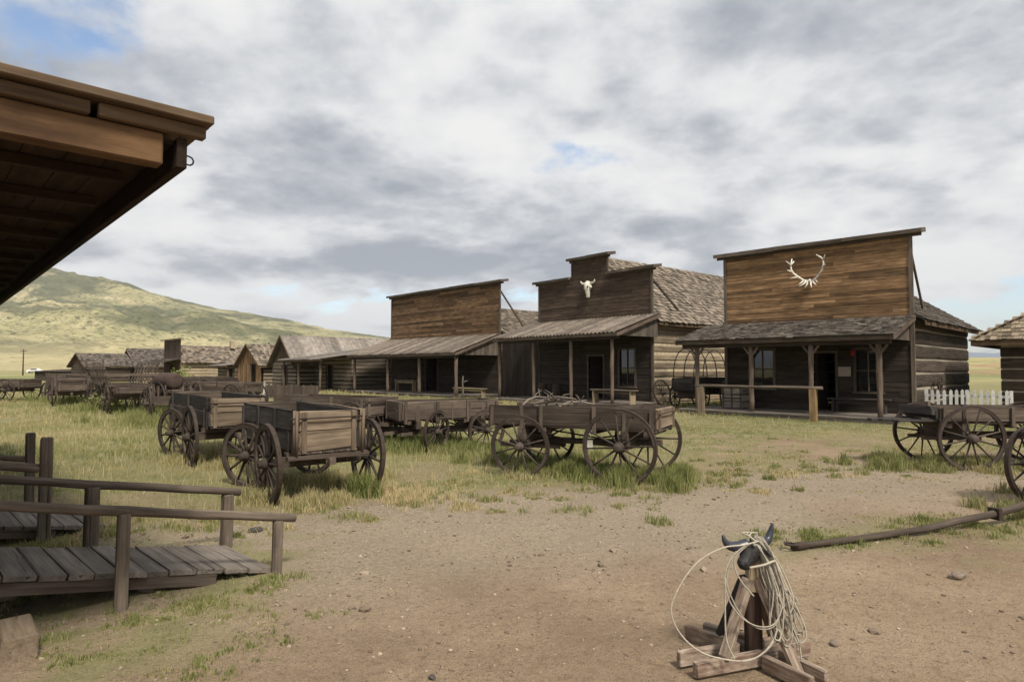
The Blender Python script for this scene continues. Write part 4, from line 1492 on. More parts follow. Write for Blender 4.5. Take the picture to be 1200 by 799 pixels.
# ------------------------------------------------------------------ wagons
_wheel_cache = {}
def wheel(parent, loc, rad, n=12, steer=0.0, lean=0.0, name='wheel', spin=None, heavy=False):
    """spoked wheel turning about local Y: spokes and felloe, with an iron tyre and a hub as sub-parts"""
    key = (round(rad, 3), n, heavy)
    fw = .062 if heavy else .046
    sp_ = 1.0 if heavy else .72
    if key not in _wheel_cache:
        m = MB()
        for k in range(n):
            a = 2 * math.pi * (k + .5) / n
            ca, sa = math.cos(a), math.sin(a)
            m.tube([(ca * r, 0, sa * r) for r in (.06 * rad / .5, .3 * rad, .6 * rad, rad - fw - .008)], [.024 * sp_, .021 * sp_, .017 * sp_, .016 * sp_], 6, flat=1.15)
        ns = 8
        for s in range(ns):      # felloe blocks
            q = 7
            V, F = [], []
            for i in range(q + 1):
                a = 2 * math.pi * (s + (i + .0) / q * .988 + .006) / ns
                for (rr, yy) in ((rad - .013 - fw, -.022), (rad - .013 - fw, .022), (rad - .014, .026), (rad - .014, -.026)):
                    V.append((math.cos(a) * rr, yy, math.sin(a) * rr))
            for i in range(q):
                for k in range(4):
                    k2 = (k + 1) % 4
                    F.append((i * 4 + k, (i + 1) * 4 + k, (i + 1) * 4 + k2, i * 4 + k2))
            F += [(0, 1, 2, 3), (q * 4 + 3, q * 4 + 2, q * 4 + 1, q * 4)]
            gc = []
            for i in range(q + 1):
                for k in range(4): gc.append((i * .06 + s * 3, k * .03, s * 1.7))
            m.raw(V, F, gc)
        w1 = m.build('wheel', M['wheel'])
        m = MB()
        q = 56
        V, F = [], []
        for i in range(q):
            a = 2 * math.pi * i / q
            for (rr, yy) in ((rad - .014, -.029), (rad - .014, .029), (rad, .028), (rad, -.028)):
                V.append((math.cos(a) * rr, yy, math.sin(a) * rr))
        for i in range(q):
            j = (i + 1) % q
            for k in range(4):
                k2 = (k + 1) % 4
                F.append((i * 4 + k, j * 4 + k, j * 4 + k2, i * 4 + k2))
        m.raw(V, F, None, .5)
        w2 = m.build('tyre', M['iron'], w1)
        m = MB()
        Mx = Matrix.Rotation(R(90), 3, 'X')
        h = rad / .55
        m.lathe([(.035 * h, -.13), (.052 * h, -.125), (.060 * h, -.075), (.082 * h, -.045), (.085 * h, .045), (.060 * h, .075), (.052 * h, .125), (.030 * h, .13), (.026 * h, .155), (.012 * h, .16)], 14, Mx)
        w3 = m.build('hub', M['wheel'], w1)
        _wheel_cache[key] = (w1.data, w2.data, w3.data)
        o = w1
    else:
        d1, d2, d3 = _wheel_cache[key]
        o = bpy.data.objects.new('wheel', d1); COL.objects.link(o)
        for nm, d in (('tyre', d2), ('hub', d3)):
            c = bpy.data.objects.new(nm, d); COL.objects.link(c); c.parent = o
    o.name = name
    o.parent = parent
    o.location = loc
    sp = random.uniform(0, 6.28) if spin is None else spin
    o.rotation_euler = (Matrix.Rotation(steer, 3, 'Z') @ Matrix.Rotation(lean, 3, 'X') @ Matrix.Rotation(sp, 3, 'Y')).to_euler()
    return o

def wagon(label, loc, rz, Lw=1.8, track=1.4, rf=.48, rr=.56, steer=0.0, body=None, tongue=None, extra=None, group='old freight wagons', seed=1, mat='wagon', sunk=.02, nsp=12, cat='wagon', heavy=False):
    """front is local +X; body = dict(x0, x1, w, z, h, boards ...)"""
    random.seed(seed)
    t = thing('wagon', label, cat, (loc[0], loc[1], gz(*loc[:2]) - sunk), rz, group)
    hl = Lw / 2
    st = Matrix.Rotation(steer, 3, 'Z')
    for (x, r, sgn, s) in ((hl, rf, 1, steer), (hl, rf, -1, steer), (-hl, rr, 1, 0), (-hl, rr, -1, 0)):
        off = st @ Vector((0, sgn * track / 2, 0)) if x > 0 else Vector((0, sgn * track / 2, 0))
        o = wheel(t, (x + off.x, off.y, r), r, nsp, s, -sgn * R(2.5), spin=None, heavy=heavy)
        if sgn < 0:
            o.rotation_euler = (Matrix.Rotation(s, 3, 'Z') @ Matrix.Rotation(math.pi, 3, 'Z') @ Matrix.Rotation(-R(2.5), 3, 'X') @ Matrix.Rotation(random.uniform(0, 6), 3, 'Y')).to_euler()
    zb = body['z'] if body else None
    for (x, r, s) in ((hl, rf, steer), (-hl, rr, 0)):
        m = MB()
        d = Matrix.Rotation(s, 3, 'Z') @ Vector((0, 1, 0))
        c = Vector((x, 0, r))
        m.bar(c - d * (track / 2 - .12), c + d * (track / 2 - .12), .10, .13, jit=.005)
        m.tube([c - d * (track / 2 + .12), c + d * (track / 2 + .12)], .032, 8)
        m.build('axle', M[mat], t)
        m = MB()
        top = zb if body else r + .24
        bw = (body['w'] if body else .95) + .12
        if top - r > .1:
            m.box((x, 0, (r + .065 + top) / 2), (.11, bw, top - r - .066), jit=.005)
        m.box((x, bw / 2 - .05, top + .16), (.06, .05, .36))
        m.box((x, -bw / 2 + .05, top + .16), (.06, .05, .36))
        m.build('bolster', M[mat], t)
    m = MB()
    m.bar((hl + .15, 0, rf + .02), (-hl - .45, 0, rr + .02), .085, .085, jit=.006)
    for s in (-1, 1): m.bar((-hl - .05, s * .38, rr - .02), (hl * .2, s * .05, rr - .03), .055, .06)
    m.build('reach', M[mat], t)
    m = MB()
    for s in (-1, 1):
        m.bar(Vector((hl, 0, rf)) + st @ Vector((-.5, s * .16, -.05)), Vector((hl, 0, rf)) + st @ Vector((.55, s * .22, -.04)), .06, .065)
    m.build('hound', M[mat], t)
    if tongue:
        m = MB()
        a, b, z1 = tongue
        p0 = Vector((hl, 0, rf)) + st @ Vector((.1, 0, -.06))
        pts = [Vector((p0.x + (hl + a - p0.x) * i / 8, p0.y + (b - p0.y) * i / 8, z1 + (p0.z - z1) * (1 - i / 8) ** 2.9)) + Vector((0, random.uniform(-.012, .012), random.uniform(-.008, .008))) for i in range(9)]
        m.tube(pts, [.047, .045, .044, .042, .040, .038, .036, .034, .032], 8, wob=.04)
        p = m.build('tongue', M[mat], t)
        m = MB()
        m.tube([pts[8] - Vector((.10, 0, 0)), pts[8] + Vector((.05, 0, .0))], .040, 8)
        m.build('end_cap', M['iron'], p)
        m = MB()
        m.tube([pts[8] + Vector((.02, .05, .02)), pts[8] + Vector((.10, .05, .03)), pts[8] + Vector((.14, .0, .03)), pts[8] + Vector((.10, -.05, .03)), pts[8] + Vector((.02, -.05, .02))], .011, 6)
        m.build('end_ring', M['iron'], p)
        for k in (1, 3):
            m = MB()
            m.box(pts[k], (.05, .125, .125))
            m.build('strap', M['iron'], p)
    if body:
        b = body
        x0, x1, w, z, h = b['x0'], b['x1'], b['w'], b['z'], b['h']
        nb = b.get('nb', 2)
        bm_ = b.get('mat', mat)
        m = MB()
        n = 5
        for i in range(n):
            m.box(((x0 + x1) / 2, -w / 2 + w * (i + .5) / n, z + .018), (x1 - x0, w / n - .008, .035), jit=.003)
        for x in np.linspace(x0 + .15, x1 - .15, 4): m.box((x, 0, z - .035), (.08, w + .06, .07))
        m.build('wagon_bed', M[bm_], t)
        for s in (-1, 1):
            m = MB()
            hb = h / nb
            for k in range(nb):
                sag = random.uniform(-.006, .006)
                m.box(((x0 + x1) / 2, s * (w / 2 + .012), z + .04 + hb * (k + .5)), (x1 - x0, .03, hb - .010), Matrix.Rotation(random.uniform(-.007, .007), 3, 'Y'), jit=.011, bev=.004)
            nbt = b.get('battens', 3)
            for x in np.linspace(x0 + .06, x1 - .06, nbt): m.box((x, s * (w / 2 + .045), z + h / 2 + .0), (.055, .035, h + random.uniform(.0, .14)), Matrix.Rotation(random.uniform(-.03, .03), 3, 'Y'), jit=.005)
            if b.get('iron'):
                for x in np.linspace(x0 + .3, x1 - .3, nbt + 1): m.box((x, s * (w / 2 + .031), z + h / 2), (.03, .01, h))
            m.build('side_panel', M[b.get('side', bm_)], t)
        for (x, nm, mt, on) in ((x0, 'tailgate', b.get('tail', bm_), b.get('has_tail', True)), (x1, 'front_panel', b.get('fmat', bm_), b.get('has_front', True))):
            if not on: continue
            m = MB()
            hh = h * b.get('tailh', 1.0) if nm == 'tailgate' else h * b.get('fronth', 1.0)
            k = nb
            for i in range(k):
                m.box((x, 0, z + .04 + hh / k * (i + .5)), (.032, w - .01 - random.uniform(0, .05), hh / k - .016), Matrix.Rotation(random.uniform(-.022, .022), 3, 'X'), jit=.010, bev=.004)
            sx = -1 if nm == 'tailgate' else 1
            for yy in (-w / 2 + .07, w / 2 - .07): m.box((x + sx * .03, yy, z + hh / 2 + .02), (.03, .06, hh + .02), jit=.004)
            m.build(nm, M[mt], t)
            if nm == 'tailgate':
                m = MB()
                m.tube([(x + sx * .06, -w / 2 - .12, z + hh * .9), (x + sx * .06, w / 2 + .12, z + hh * .9)], .011, 6)
                m.build('rod', M['iron'], t)
    if extra: extra(t)
    return t

def ang(ax, ay): return math.atan2(ay, ax)

# the near high box wagon on the left
def w3_extra(t):
    m = MB()
    m.box((-1.12, 0, .60), (.10, 1.12, .055), jit=.004)
    m.box((-1.02, 0, .545), (.28, .10, .07))
    m.build('sill_beam', M['wagon'], t)
    m = MB()
    for s in (-1, 1):
        for dx in (-.02, .07): m.tube([(-1.15 + dx, s * .45, .63), (-1.17 + dx, s * .46, 1.21)], .02, 6)
    m.tube([(-1.19, -.42, 1.2), (-.3, -.43, 1.22), (.9, -.42, 1.2)], .010, 5)
    m.build('stake', M['wagon_lt'], t)
wagon('near high-sided box wagon with pale tailgate boards and dark plank sides', (-3.12, 9.46), ang(-.61, .79), 1.6, 1.4, .48, .52, steer=.50,
      body=dict(x0=-1.1, x1=1.35, w=.82, z=.64, h=.52, nb=2, side='wagon_dk', tail='wagon_lt', battens=4), extra=w3_extra, seed=3, heavy=True)
# the one behind it
wagon('high-sided wagon with one pale tailgate board, behind the near box wagon', (-5.80, 12.72), ang(-.62, .78), 2.0, 1.45, .48, .55, steer=.35,
      body=dict(x0=-1.35, x1=1.7, w=.95, z=.70, h=.52, nb=2, side='wagon_dk', tail='wagon_lt', battens=3, tailh=.95), seed=4, heavy=True)
wagon('weathered box wagon hidden in the row, its grey rim above the pale tailgate wagon', (-3.95, 14.7), ang(-.85, .52), 2.2, 1.4, .46, .52,
      body=dict(x0=-1.3, x1=1.6, w=1.0, z=.72, h=.36, nb=2, side='wagon', battens=4), seed=5)

# long low wagon in front of the stepped store
def w1_extra(t):
    m = MB()
    m.box((-.36, .60, .575), (.085, .008, .15), Matrix.Rotation(.25, 3, 'Z'), rv=.6)
    m.tube([(-.36, .60, .65), (-.36, .57, .74), (-.36, .52, .81)], .004, 5)
    m.build('blank_tag', M['bone'], t)
    m = MB()
    for (a, b) in (((-1.2, .34, .72), (.9, .28, .70)), ((-1.0, -.33, .72), (.7, -.30, .68))): m.tube([a, ((a[0] + b[0]) / 2, a[1], a[2] - .14), b], .014, 6)
    m.build('truss_rod', M['iron'], t)
wagon('long low wagon with thin spoked wheels standing in green grass before the stepped store', (1.18, 10.73), ang(-.88, .47), 1.77, 1.5, .50, .58, steer=.12,
      body=dict(x0=-1.38, x1=1.5, w=.98, z=.80, h=.31, nb=1, battens=4, tail='wagon_lt', fronth=.8), extra=w1_extra, seed=6)
wagon('low box wagon with a curved plank side, left of the long tagged wagon', (-1.55, 14.15), ang(-.86, -.51), 1.5, 1.4, .45, .44, steer=.55,
      body=dict(x0=-1.15, x1=1.1, w=.95, z=.68, h=.36, nb=2, battens=4, iron=True), seed=7)

# right-hand flat wagon and the one with the long pole
def w6_extra(t):
    m = MB()
    for i in range(5):
        m.box((1.72 + random.uniform(-.15, .18), -.36 + .18 * i, .82 + random.uniform(0, .03)), (.75 + random.uniform(-.2, .2), .15, .035), Matrix.Rotation(random.uniform(-.12, .12), 3, 'Z') @ Matrix.Rotation(random.uniform(0, .10), 3, 'Y'), jit=.01)
    m.box((1.42, 0, 1.02), (.16, .98, .13), jit=.02)
    m.box((1.36, 0, .93), (.10, 1.0, .12), jit=.02)
    m.build('broken_bed_board', M['wagon_dk'], t)
    m = MB()
    m.bar((-.55, -.2, .98), (-.85, -.2, 1.42), .05, .05)
    m.bar((-.85, -.15, .98), (-.62, -.15, 1.36), .045, .045)
    m.bar((-.5, -.35, 1.1), (-.95, .0, 1.16), .045, .05)
    m.tube([(-.86, -.2, 1.38), (-.95, -.2, 1.43), (-1.05, -.2, 1.36)], .02, 6)
    m.build('brake_lever', M['iron'], t)
wagon('flat wagon with a splintered left end standing before the white picket fence', (8.86, 11.68), ang(-1, .05), 1.9, 1.4, .565, .565,
      body=dict(x0=-2.2, x1=1.35, w=1.0, z=.80, h=.24, nb=1, battens=4, has_front=False), extra=w6_extra, seed=8)
wagon('wagon at the right edge whose long worn pole lies across the ground towards the dummy', (7.98, 8.09), ang(-.945, -.325), 2.0, 1.4, .50, .56, tongue=(4.55, .04, .045),
      body=dict(x0=-1.4, x1=1.3, w=1.0, z=.80, h=.3, nb=1, battens=3), seed=9)

# more wagons down the left side
def rack_extra(t):
    m = MB()
    for s in (-1, 1):
        for x in np.linspace(-1.7, 1.7, 8):
            m.bar((x, s * .55, .85), (x, s * .95, 1.95), .05, .05)
        for z in (.25, .55, .85): m.bar((-1.8, s * (.55 + .4 * z), .85 + 1.05 * z), (1.8, s * (.55 + .4 * z), .85 + 1.05 * z), .05, .07)
    for x in (-1.75, 1.75):
        m.bar((x, -.9, 1.5), (x, .9, 1.5), .05, .08)
        m.bar((x, -.75, 1.1), (x, .75, 1.1), .05, .08)
    m.build('hay_rack', M['wagon'], t)
wagon('tall slatted hay wagon with splayed sides far down the left row', (-15.6, 25.6), ang(-.67, .74), 2.6, 1.5, .55, .62, steer=.3,
      body=dict(x0=-1.9, x1=1.9, w=1.05, z=.80, h=.2, nb=1), extra=rack_extra, seed=10)
wagon('dark square box wagon far left, second from the left edge', (-23.2, 33.6), ang(-.8, .6), 2.0, 1.5, .5, .6, body=dict(x0=-1.5, x1=1.5, w=1.1, z=.7, h=.75, nb=3), seed=12)
wagon('flat dark wagon at the far left edge of the meadow', (-27.2, 34.2), ang(-.98, .2), 2.2, 1.5, .5, .6, body=dict(x0=-1.9, x1=1.6, w=1.1, z=.75, h=.4, nb=2), seed=13)
def boiler_extra(t):
    m = MB()
    Mx = Matrix.Rotation(R(90), 3, 'Y')
    m.lathe([(.2, -.85), (.33, -.8), (.35, -.7), (.35, .7), (.33, .8), (.2, .85)], 18, Mx, (0, 0, 1.22))
    for x in (-.45, 0, .45): m.lathe([(.352, -.03), (.362, 0), (.352, .03)], 18, Mx, (x, 0, 1.22))
    m.build('tank', M['rust'], t)
wagon('wagon frame carrying a rusty brown tank in the far left row', (-14.4, 26.8), ang(-.75, .66), 2.2, 1.4, .5, .58, body=dict(x0=-1.4, x1=1.4, w=.95, z=.75, h=.12, nb=1), extra=boiler_extra, seed=14)
wagon('bare wagon running gear without a box among green weeds', (-11.9, 22.4), ang(-.55, .83), 2.1, 1.45, .5, .58, steer=.4, seed=15)
def hoop_extra(t):
    m = MB()
    for x in np.linspace(-1.3, 1.3, 4):
        m.tube([(x, .52 * math.cos(a), 1.0 + .62 * math.sin(a)) for a in np.linspace(0, math.pi, 11)], .016, 6)
    m.build('cover_bow', M['wagon'], t)
wagon('running gear with two thin iron hoops, left of the wagon with one pale board', (-8.7, 18.6), ang(-.7, .7), 1.9, 1.4, .48, .55,
      body=dict(x0=-1.3, x1=1.3, w=.9, z=.72, h=.3, nb=1), seed=16)
wagon('box wagon with missing front panel, behind the running gear in the weeds', (-12.2, 27.5), ang(-.9, .4), 2.0, 1.4, .48, .55,
      body=dict(x0=-1.5, x1=1.5, w=1.0, z=.72, h=.42, nb=2, has_front=False), seed=17)
wagon('small dark wagon just left of the plank shed door', (-19.0, 38.5), ang(-.7, .7), 1.9, 1.4, .48, .55,
      body=dict(x0=-1.4, x1=1.4, w=1.0, z=.72, h=.4, nb=2), seed=18)
wagon('dark box wagon between the slatted hay wagon and the long low shed', (-21.0, 30.5), ang(-.6, .8), 2.0, 1.45, .5, .58, steer=.3, body=dict(x0=-1.5, x1=1.5, w=1.05, z=.72, h=.5, nb=2), seed=21)
wagon('dark wagon with a tall front wheel, right behind the rusty tank wagon', (-14.6, 31.0), ang(-.8, .6), 2.0, 1.45, .62, .62, body=dict(x0=-1.5, x1=1.5, w=1.0, z=.85, h=.45, nb=2), seed=22)
# covered wagon skeleton between the two right stores
def bows(t):
    m = MB()
    for x in np.linspace(-1.5, 1.5, 4):
        m.tube([(x, .56 * math.cos(a), 1.25 + 1.35 * math.sin(a) ** .8) for a in np.linspace(0, math.pi, 13)], .022, 6)
    m.bar((-1.5, 0, 2.61), (1.5, 0, 2.61), .03, .03)
    m.build('cover_bow', M['wagon_dk'], t)
wagon('wagon with bare cover hoops parked between the two right stores', (8.55, 29.1), ang(-.66, -.75), 2.2, 1.4, .5, .6,
      body=dict(x0=-1.7, x1=1.7, w=1.0, z=.8, h=.5, nb=2, mat='wagon_dk'), extra=bows, seed=19)
random.seed(77)

# loose wheels leaning on walls
def loose_wheel(label, loc, rz, rad, lean=.25, n=12, z=0.0):
    t = thing('cartwheel', label, 'wheel', (loc[0], loc[1], gz(*loc[:2]) + z), rz, 'loose wheels at the log side walls')
    # leaning back about local X
    o = wheel(t, (0, rad * math.sin(lean), rad * math.cos(lean)), rad, n)
    o.rotation_euler = (Matrix.Rotation(-lean, 3, 'X') @ Matrix.Rotation(random.uniform(0, 6), 3, 'Y')).to_euler()
    return t
loose_wheel('spoked wheel leaning on the tan log side wall of the stepped store', (7.02, 29.5), R(40), .62, .22)
loose_wheel('small grey wheel hung on the dark log side wall above the picket fence', (15.56, 23.31), R(45), .32, 0.0, 12, .82)

# branches piled on the long wagon
def branch(label, p0, p1, r, bend, seed):
    random.seed(seed)
    m = MB()
    p0, p1 = Vector(p0), Vector(p1)
    n = 7
    pts, rad = [], []
    b = Vector((random.uniform(-1, 1), random.uniform(-1, 1), random.uniform(-.2, .8))) * bend
    for i in range(n + 1):
        f = i / n
        pts.append(p0.lerp(p1, f) + b * math.sin(f * math.pi) + Vector((random.uniform(-.012, .012),) * 3))
        rad.append(r * (1 - .55 * f) * random.uniform(.85, 1.12))
    m.tube(pts, rad, 7, wob=.1)
    for f in (.45, .7):
        q = p0.lerp(p1, f) + b * math.sin(f * math.pi)
        e = q + Vector((random.uniform(-.2, .2), random.uniform(-.15, .15), random.uniform(.02, .14)))
        m.tube([q, q.lerp(e, .5) + Vector((0, 0, .015)), e], [r * .5, r * .4, r * .2], 6)
    o = m.build('branch', M['bark'])
    tag(o, label, 'branch', 'weathered branches piled on the long wagon')
def wpos(cx, cy, rz, lx, ly, z):
    c, s = math.cos(rz), math.sin(rz)
    return (cx + lx * c - ly * s, cy + lx * s + ly * c, z)
W1 = (1.18, 10.73, ang(-.88, .47))
BR = [((.95, -.3, 1.13), (-.25, .1, 1.22)), ((1.05, .1, 1.13), (-.15, -.2, 1.28)), ((.8, .3, 1.14), (-.3, .25, 1.2)), ((1.1, -.1, 1.14), (.3, .35, 1.3)), ((.2, -.35, 1.14), (-.55, .2, 1.24)),
      ((.9, .0, 1.2), (-.1, .15, 1.33)), ((.5, -.4, 1.14), (-.4, -.25, 1.27)), ((1.2, .25, 1.13), (.7, -.3, 1.3)), ((.05, .3, 1.13), (-.75, -.1, 1.19))]
for i, (a, b) in enumerate(BR):
    a, b = [(q[0] * .62 + .28, q[1] * .9, 1.10 + (q[2] - 1.13) * .75) for q in (a, b)]
    branch('bleached crooked branch in the pile lying on the long low wagon', wpos(*W1, *a), wpos(*W1, *b), .024, .09, 100 + i)
random.seed(78)

# ------------------------------------------------------------------ things at the stores
def at(store, x, y, z=0.0):
    """a spot given in a store's own frame, as a world point"""
    c, s = math.cos(store.rotation_euler.z), math.sin(store.rotation_euler.z)
    return (store.location.x + x * c - y * s, store.location.y + x * s + y * c, z)

def hitching_rail():
    t = thing('hitching_rail', 'hitching rail on two sawn posts before the antler store porch', 'hitching rail', at(b3, 0, -3.3), R(-45))
    m = MB()
    m.tube([(-2.95 + 4.5 * i / 6, random.uniform(-.012, .012), 1.10 + random.uniform(-.012, .012)) for i in range(7)], [.05] * 7, 8, wob=.06)
    m.build('rail', M['rail'], t)
    for x, mt in ((-2.71, 'wagon_lt'), (1.25, 'orange_wood')):
        m = MB()
        m.box((x, 0, .52), (.2, .19, 1.08), jit=.012, bev=.012)
        m.build('post', M[mt], t)
hitching_rail()

def cow_skull():
    p = at(b2, -.05, -.10, 5.75)
    t = thing('cow_skull', 'white cow skull with short horns on the stepped store front', 'skull', p, R(-50))
    m = MB()
    m.tube([(0, 0, .42), (0, -.05, .28), (0, -.07, .08), (0, -.06, -.16), (0, -.04, -.36), (0, -.03, -.42)], [.13, .24, .21, .13, .115, .07], 12, flat=.8)
    m.tube([(-.18, -.06, .16), (-.26, -.07, .08)], [.08, .05], 8)
    m.tube([(.18, -.06, .16), (.26, -.07, .08)], [.08, .05], 8)
    m.build('cranium', M['bone'], t)
    for s in (-1, 1):
        m = MB()
        m.tube([(s * .14, 0, .34), (s * .32, -.02, .33), (s * .44, -.05, .38), (s * .50, -.08, .50)], [.075, .065, .05, .015], 9)
        m.build('horn', M['bone'], t)
    m = MB()
    for s in (-1, 1): m.lathe([(.01, -.02), (.055, 0), (.05, .02), (.01, .025)], 9, Matrix.Rotation(R(90), 3, 'X') , (s * .155, -.235, .13))
    m.build('eye_socket', M['blackhead'], t)
cow_skull()

def elk_antlers():
    p = at(b3, .08, -.06, 5.0)
    t = thing('elk_antlers', 'white elk antler pair spread wide on the brown plank front', 'antlers', p, R(-45))
    tines = {-1: [((-.20, .02), (-.34, -.13)), ((-.38, .16), (-.62, .12)), ((-.60, .36), (-.70, .42)), ((-.64, .62), (-.74, .74)), ((-.52, .72), (-.60, .55))],
             1: [((.20, .02), (.33, -.10)), ((.38, .20), (.50, .30)), ((.50, .44), (.63, .48)), ((.50, .66), (.62, .80)), ((.44, .74), (.30, .86))]}
    for s in (-1, 1):
        m = MB()
        if s < 0: beam = [(-.03, -.02), (-.20, .02), (-.38, .16), (-.54, .30), (-.62, .46), (-.62, .62), (-.58, .82)]
        else: beam = [(.03, -.02), (.20, .04), (.34, .16), (.46, .34), (.52, .54), (.48, .70), (.40, .80)]
        def P(q, d=0.0): return (q[0] * 1.03, -.10 - .20 * abs(q[0]) - d, q[1] * 1.08)
        m.tube([P(q) for q in beam], [.048, .044, .04, .036, .032, .028, .02], 9)
        for (a, b) in tines[s]:
            mid = ((a[0] + b[0]) / 2, (a[1] + b[1]) / 2)
            m.tube([P(a), P(mid, .06), P(b, .14)], [.032, .027, .011], 8)
        m.tube([P((s * .05, .0)), P((s * .07, -.14), .10), P((s * .12, -.26), .16)], [.036, .03, .014], 8)
        m.tube([P((s * .10, .0)), P((s * .20, -.12), .10), P((s * .30, -.19), .18)], [.033, .028, .013], 8)
        m.build('antler', M['bone'], t)
    m = MB()
    m.tube([(-.08, -.06, -.03), (0, -.12, .0), (.08, -.06, -.03)], [.05, .075, .05], 9)
    m.build('skull_plate', M['bone'], t)
elk_antlers()

def red_lantern():
    p = at(b3, 1.52, -.25, 2.28)
    t = thing('lantern', 'small red lantern hanging under the antler store porch', 'lantern', p, R(-45))
    m = MB()
    m.lathe([(.02, -.12), (.065, -.11), (.075, -.04), (.075, .05), (.055, .11), (.03, .14)], 12)
    m.build('lamp_body', M['red'], t)
    m = MB()
    m.tube([(0, 0, .13), (0, 0, .55)], .008, 6)
    m.lathe([(.05, .12), (.06, .15), (.02, .19)], 10)
    m.build('hanger', M['iron'], t)
red_lantern()

def notice():
    m = MB()
    m.box((0, 0, 0), (.42, .015, .34))
    m.box((0, -.004, .0), (.36, .012, .28))
    o = m.build('notice_board', M['paper'])
    o.location = at(b3, 1.18, -.045, 1.62)
    o.rotation_euler = (0, 0, R(-45))
    tag(o, 'small faded notice board right of the antler store door', 'notice')
notice()

bench('dark bench below the right window of the antler store', at(b3, 1.75, -.45, .18), R(-45), 2.0, .5, 'wagon_dk', legs='wagon_dk')
bench('wooden bench with pale legs under the stepped store window', at(b2, 3.7, -2.55, .18), R(-50), 2.5, .62, 'rail', legs='raw', d=.4)
bench('short bench near the door of the wide brown store', at(b1, -1.9, -1.5, .18), R(-47), 2.4, .75, 'raw', legs='raw')
bench('long low bench at the right end of the wide store porch', at(b1, 6.4, -2.7, .0), R(-47), 2.8, .62, 'raw', legs='raw')

def crate():
    t = thing('crate', 'pale slatted crate at the left end of the antler store porch', 'crate', at(b3, -2.6, -.8, .18), R(-45))
    m = MB()
    for z in (.14, .40, .66):
        for (c, s) in (((0, -.30, z), (.82, .02, .22)), ((0, .30, z), (.82, .02, .22)), ((-.41, 0, z), (.02, .6, .22)), ((.41, 0, z), (.02, .6, .22))): m.box(c, s)
    m.build('slatted_side', M['crate'], t)
    m = MB()
    for x in (-.36, 0, .36):
        m.box((x, -.318, .41), (.07, .02, .82))
    m.box((0, -.335, .40), (.8, .016, .05))
    m.build('batten', M['wagon'], t)
    m = MB()
    m.box((0, 0, .83), (.9, .68, .04))
    m.build('lid', M['wagon'], t)
crate()

def barrel(label, loc, r=.27, h=.75):
    t = thing('barrel', label, 'barrel', loc, random.uniform(0, 3), 'barrels on the stepped store porch')
    m = MB()
    prof = [(r * .82 + r * .18 * math.sin(math.pi * i / 8), h * i / 8) for i in range(9)]
    m.lathe(prof, 18)
    m.build('stave_body', M['wagon'], t)
    for f in (.12, .32, .68, .88):
        m = MB()
        rr = r * .82 + r * .18 * math.sin(math.pi * f) + .006
        m.lathe([(rr, h * f - .02), (rr + .002, h * f), (rr, h * f + .02)], 18)
        m.build('hoop', M['iron'], t)
barrel('wooden barrel on the stepped store porch, the one further from the door', at(b2, -3.0, -.6, .18))
barrel('wooden barrel on the stepped store porch, the one nearer the door', at(b2, -1.9, -.6, .18))

def forked_stick():
    m = MB()
    m.tube([(0, 0, 0), (.02, .01, .5), (-.01, 0, .95), (.03, .02, 1.3)], [.06, .055, .05, .035], 8, wob=.08)
    m.tube([(0, 0, .9), (.16, .03, 1.02), (.28, .02, 1.03)], [.045, .035, .02], 7)
    o = m.build('forked_post', M['bark'])
    o.location = at(b1, 6.9, -3.6, 0)
    tag(o, 'short bleached forked post before the wide store porch', 'post')
forked_stick()

def picket_fence():
    p0, p1 = Vector((13.75, 21.35, 0)), Vector((15.35, 19.75, 0))
    d = (p1 - p0)
    Lf = d.length
    t = thing('picket_fence', 'low white picket fence beside the antler store side wall', 'fence', p0, math.atan2(d.y, d.x))
    m = MB()
    n = int(Lf / .155)
    for i in range(n):
        x = .05 + i * Lf / n
        h = 1.06 + random.uniform(-.02, .02)
        a = random.uniform(-.02, .02)
        w_ = .043
        m.poly([(x - w_, 0, .06), (x + w_, 0, .06), (x + w_ + a * h, 0, h - .06), (x + a * h, 0, h), (x - w_ + a * h, 0, h - .06)], (0, .02, 0))
    m.build('pickets', M['white'], t)
    for z in (.32, .85):
        m = MB()
        m.box((Lf / 2, .045, z), (Lf, .04, .08))
        m.build('rail', M['white'], t)
    for x in (.0, Lf * .5, Lf):
        m = MB()
        m.box((x, .105, .52), (.08, .08, 1.04))
        m.build('post', M['white'], t)
picket_fence()

# low board fence and posts by the cabins
def board_fence():
    p0, p1 = Vector((-13.8, 36.0, 0)), Vector((-10.2, 33.6, 0))
    d = p1 - p0
    t = thing('board_fence', 'low grey board fence before the steep sheet roof cabin', 'fence', p0, math.atan2(d.y, d.x))
    m = MB()
    x = 0
    while x < d.length:
        wd = random.uniform(.12, .2)
        m.box((x + wd / 2, 0, .42 + random.uniform(-.06, .04)), (wd - .015, .03, .8 + random.uniform(-.1, .05)), jit=.01)
        x += wd
    m.build('boards', M['wagon'], t)
    m = MB()
    m.box((d.length / 2, .04, .55), (d.length, .05, .08))
    m.build('rail', M['wagon'], t)
board_fence()
m = MB()
m.box((0, 0, .5), (.12, .12, 1.0), jit=.01)
o = m.build('marker_post', M['white'])
o.location = (-12.9, 33.3, 0)
tag(o, 'short white post at the left end of the low board fence', 'post')

def utility_pole():
    t = thing('utility_pole', 'thin utility pole far out on the plain below the hill', 'pole', (-114.5, 150, -.5))
    m = MB()
    m.tube([(0, 0, 0), (0, 0, 3), (0, 0, 6.6)], [.16, .14, .12], 8)
    m.build('pole', M['wagon'], t)
    m = MB()
    m.box((0, 0, 6.2), (1.6, .12, .14))
    m.build('crossarm', M['wagon'], t)
utility_pole()

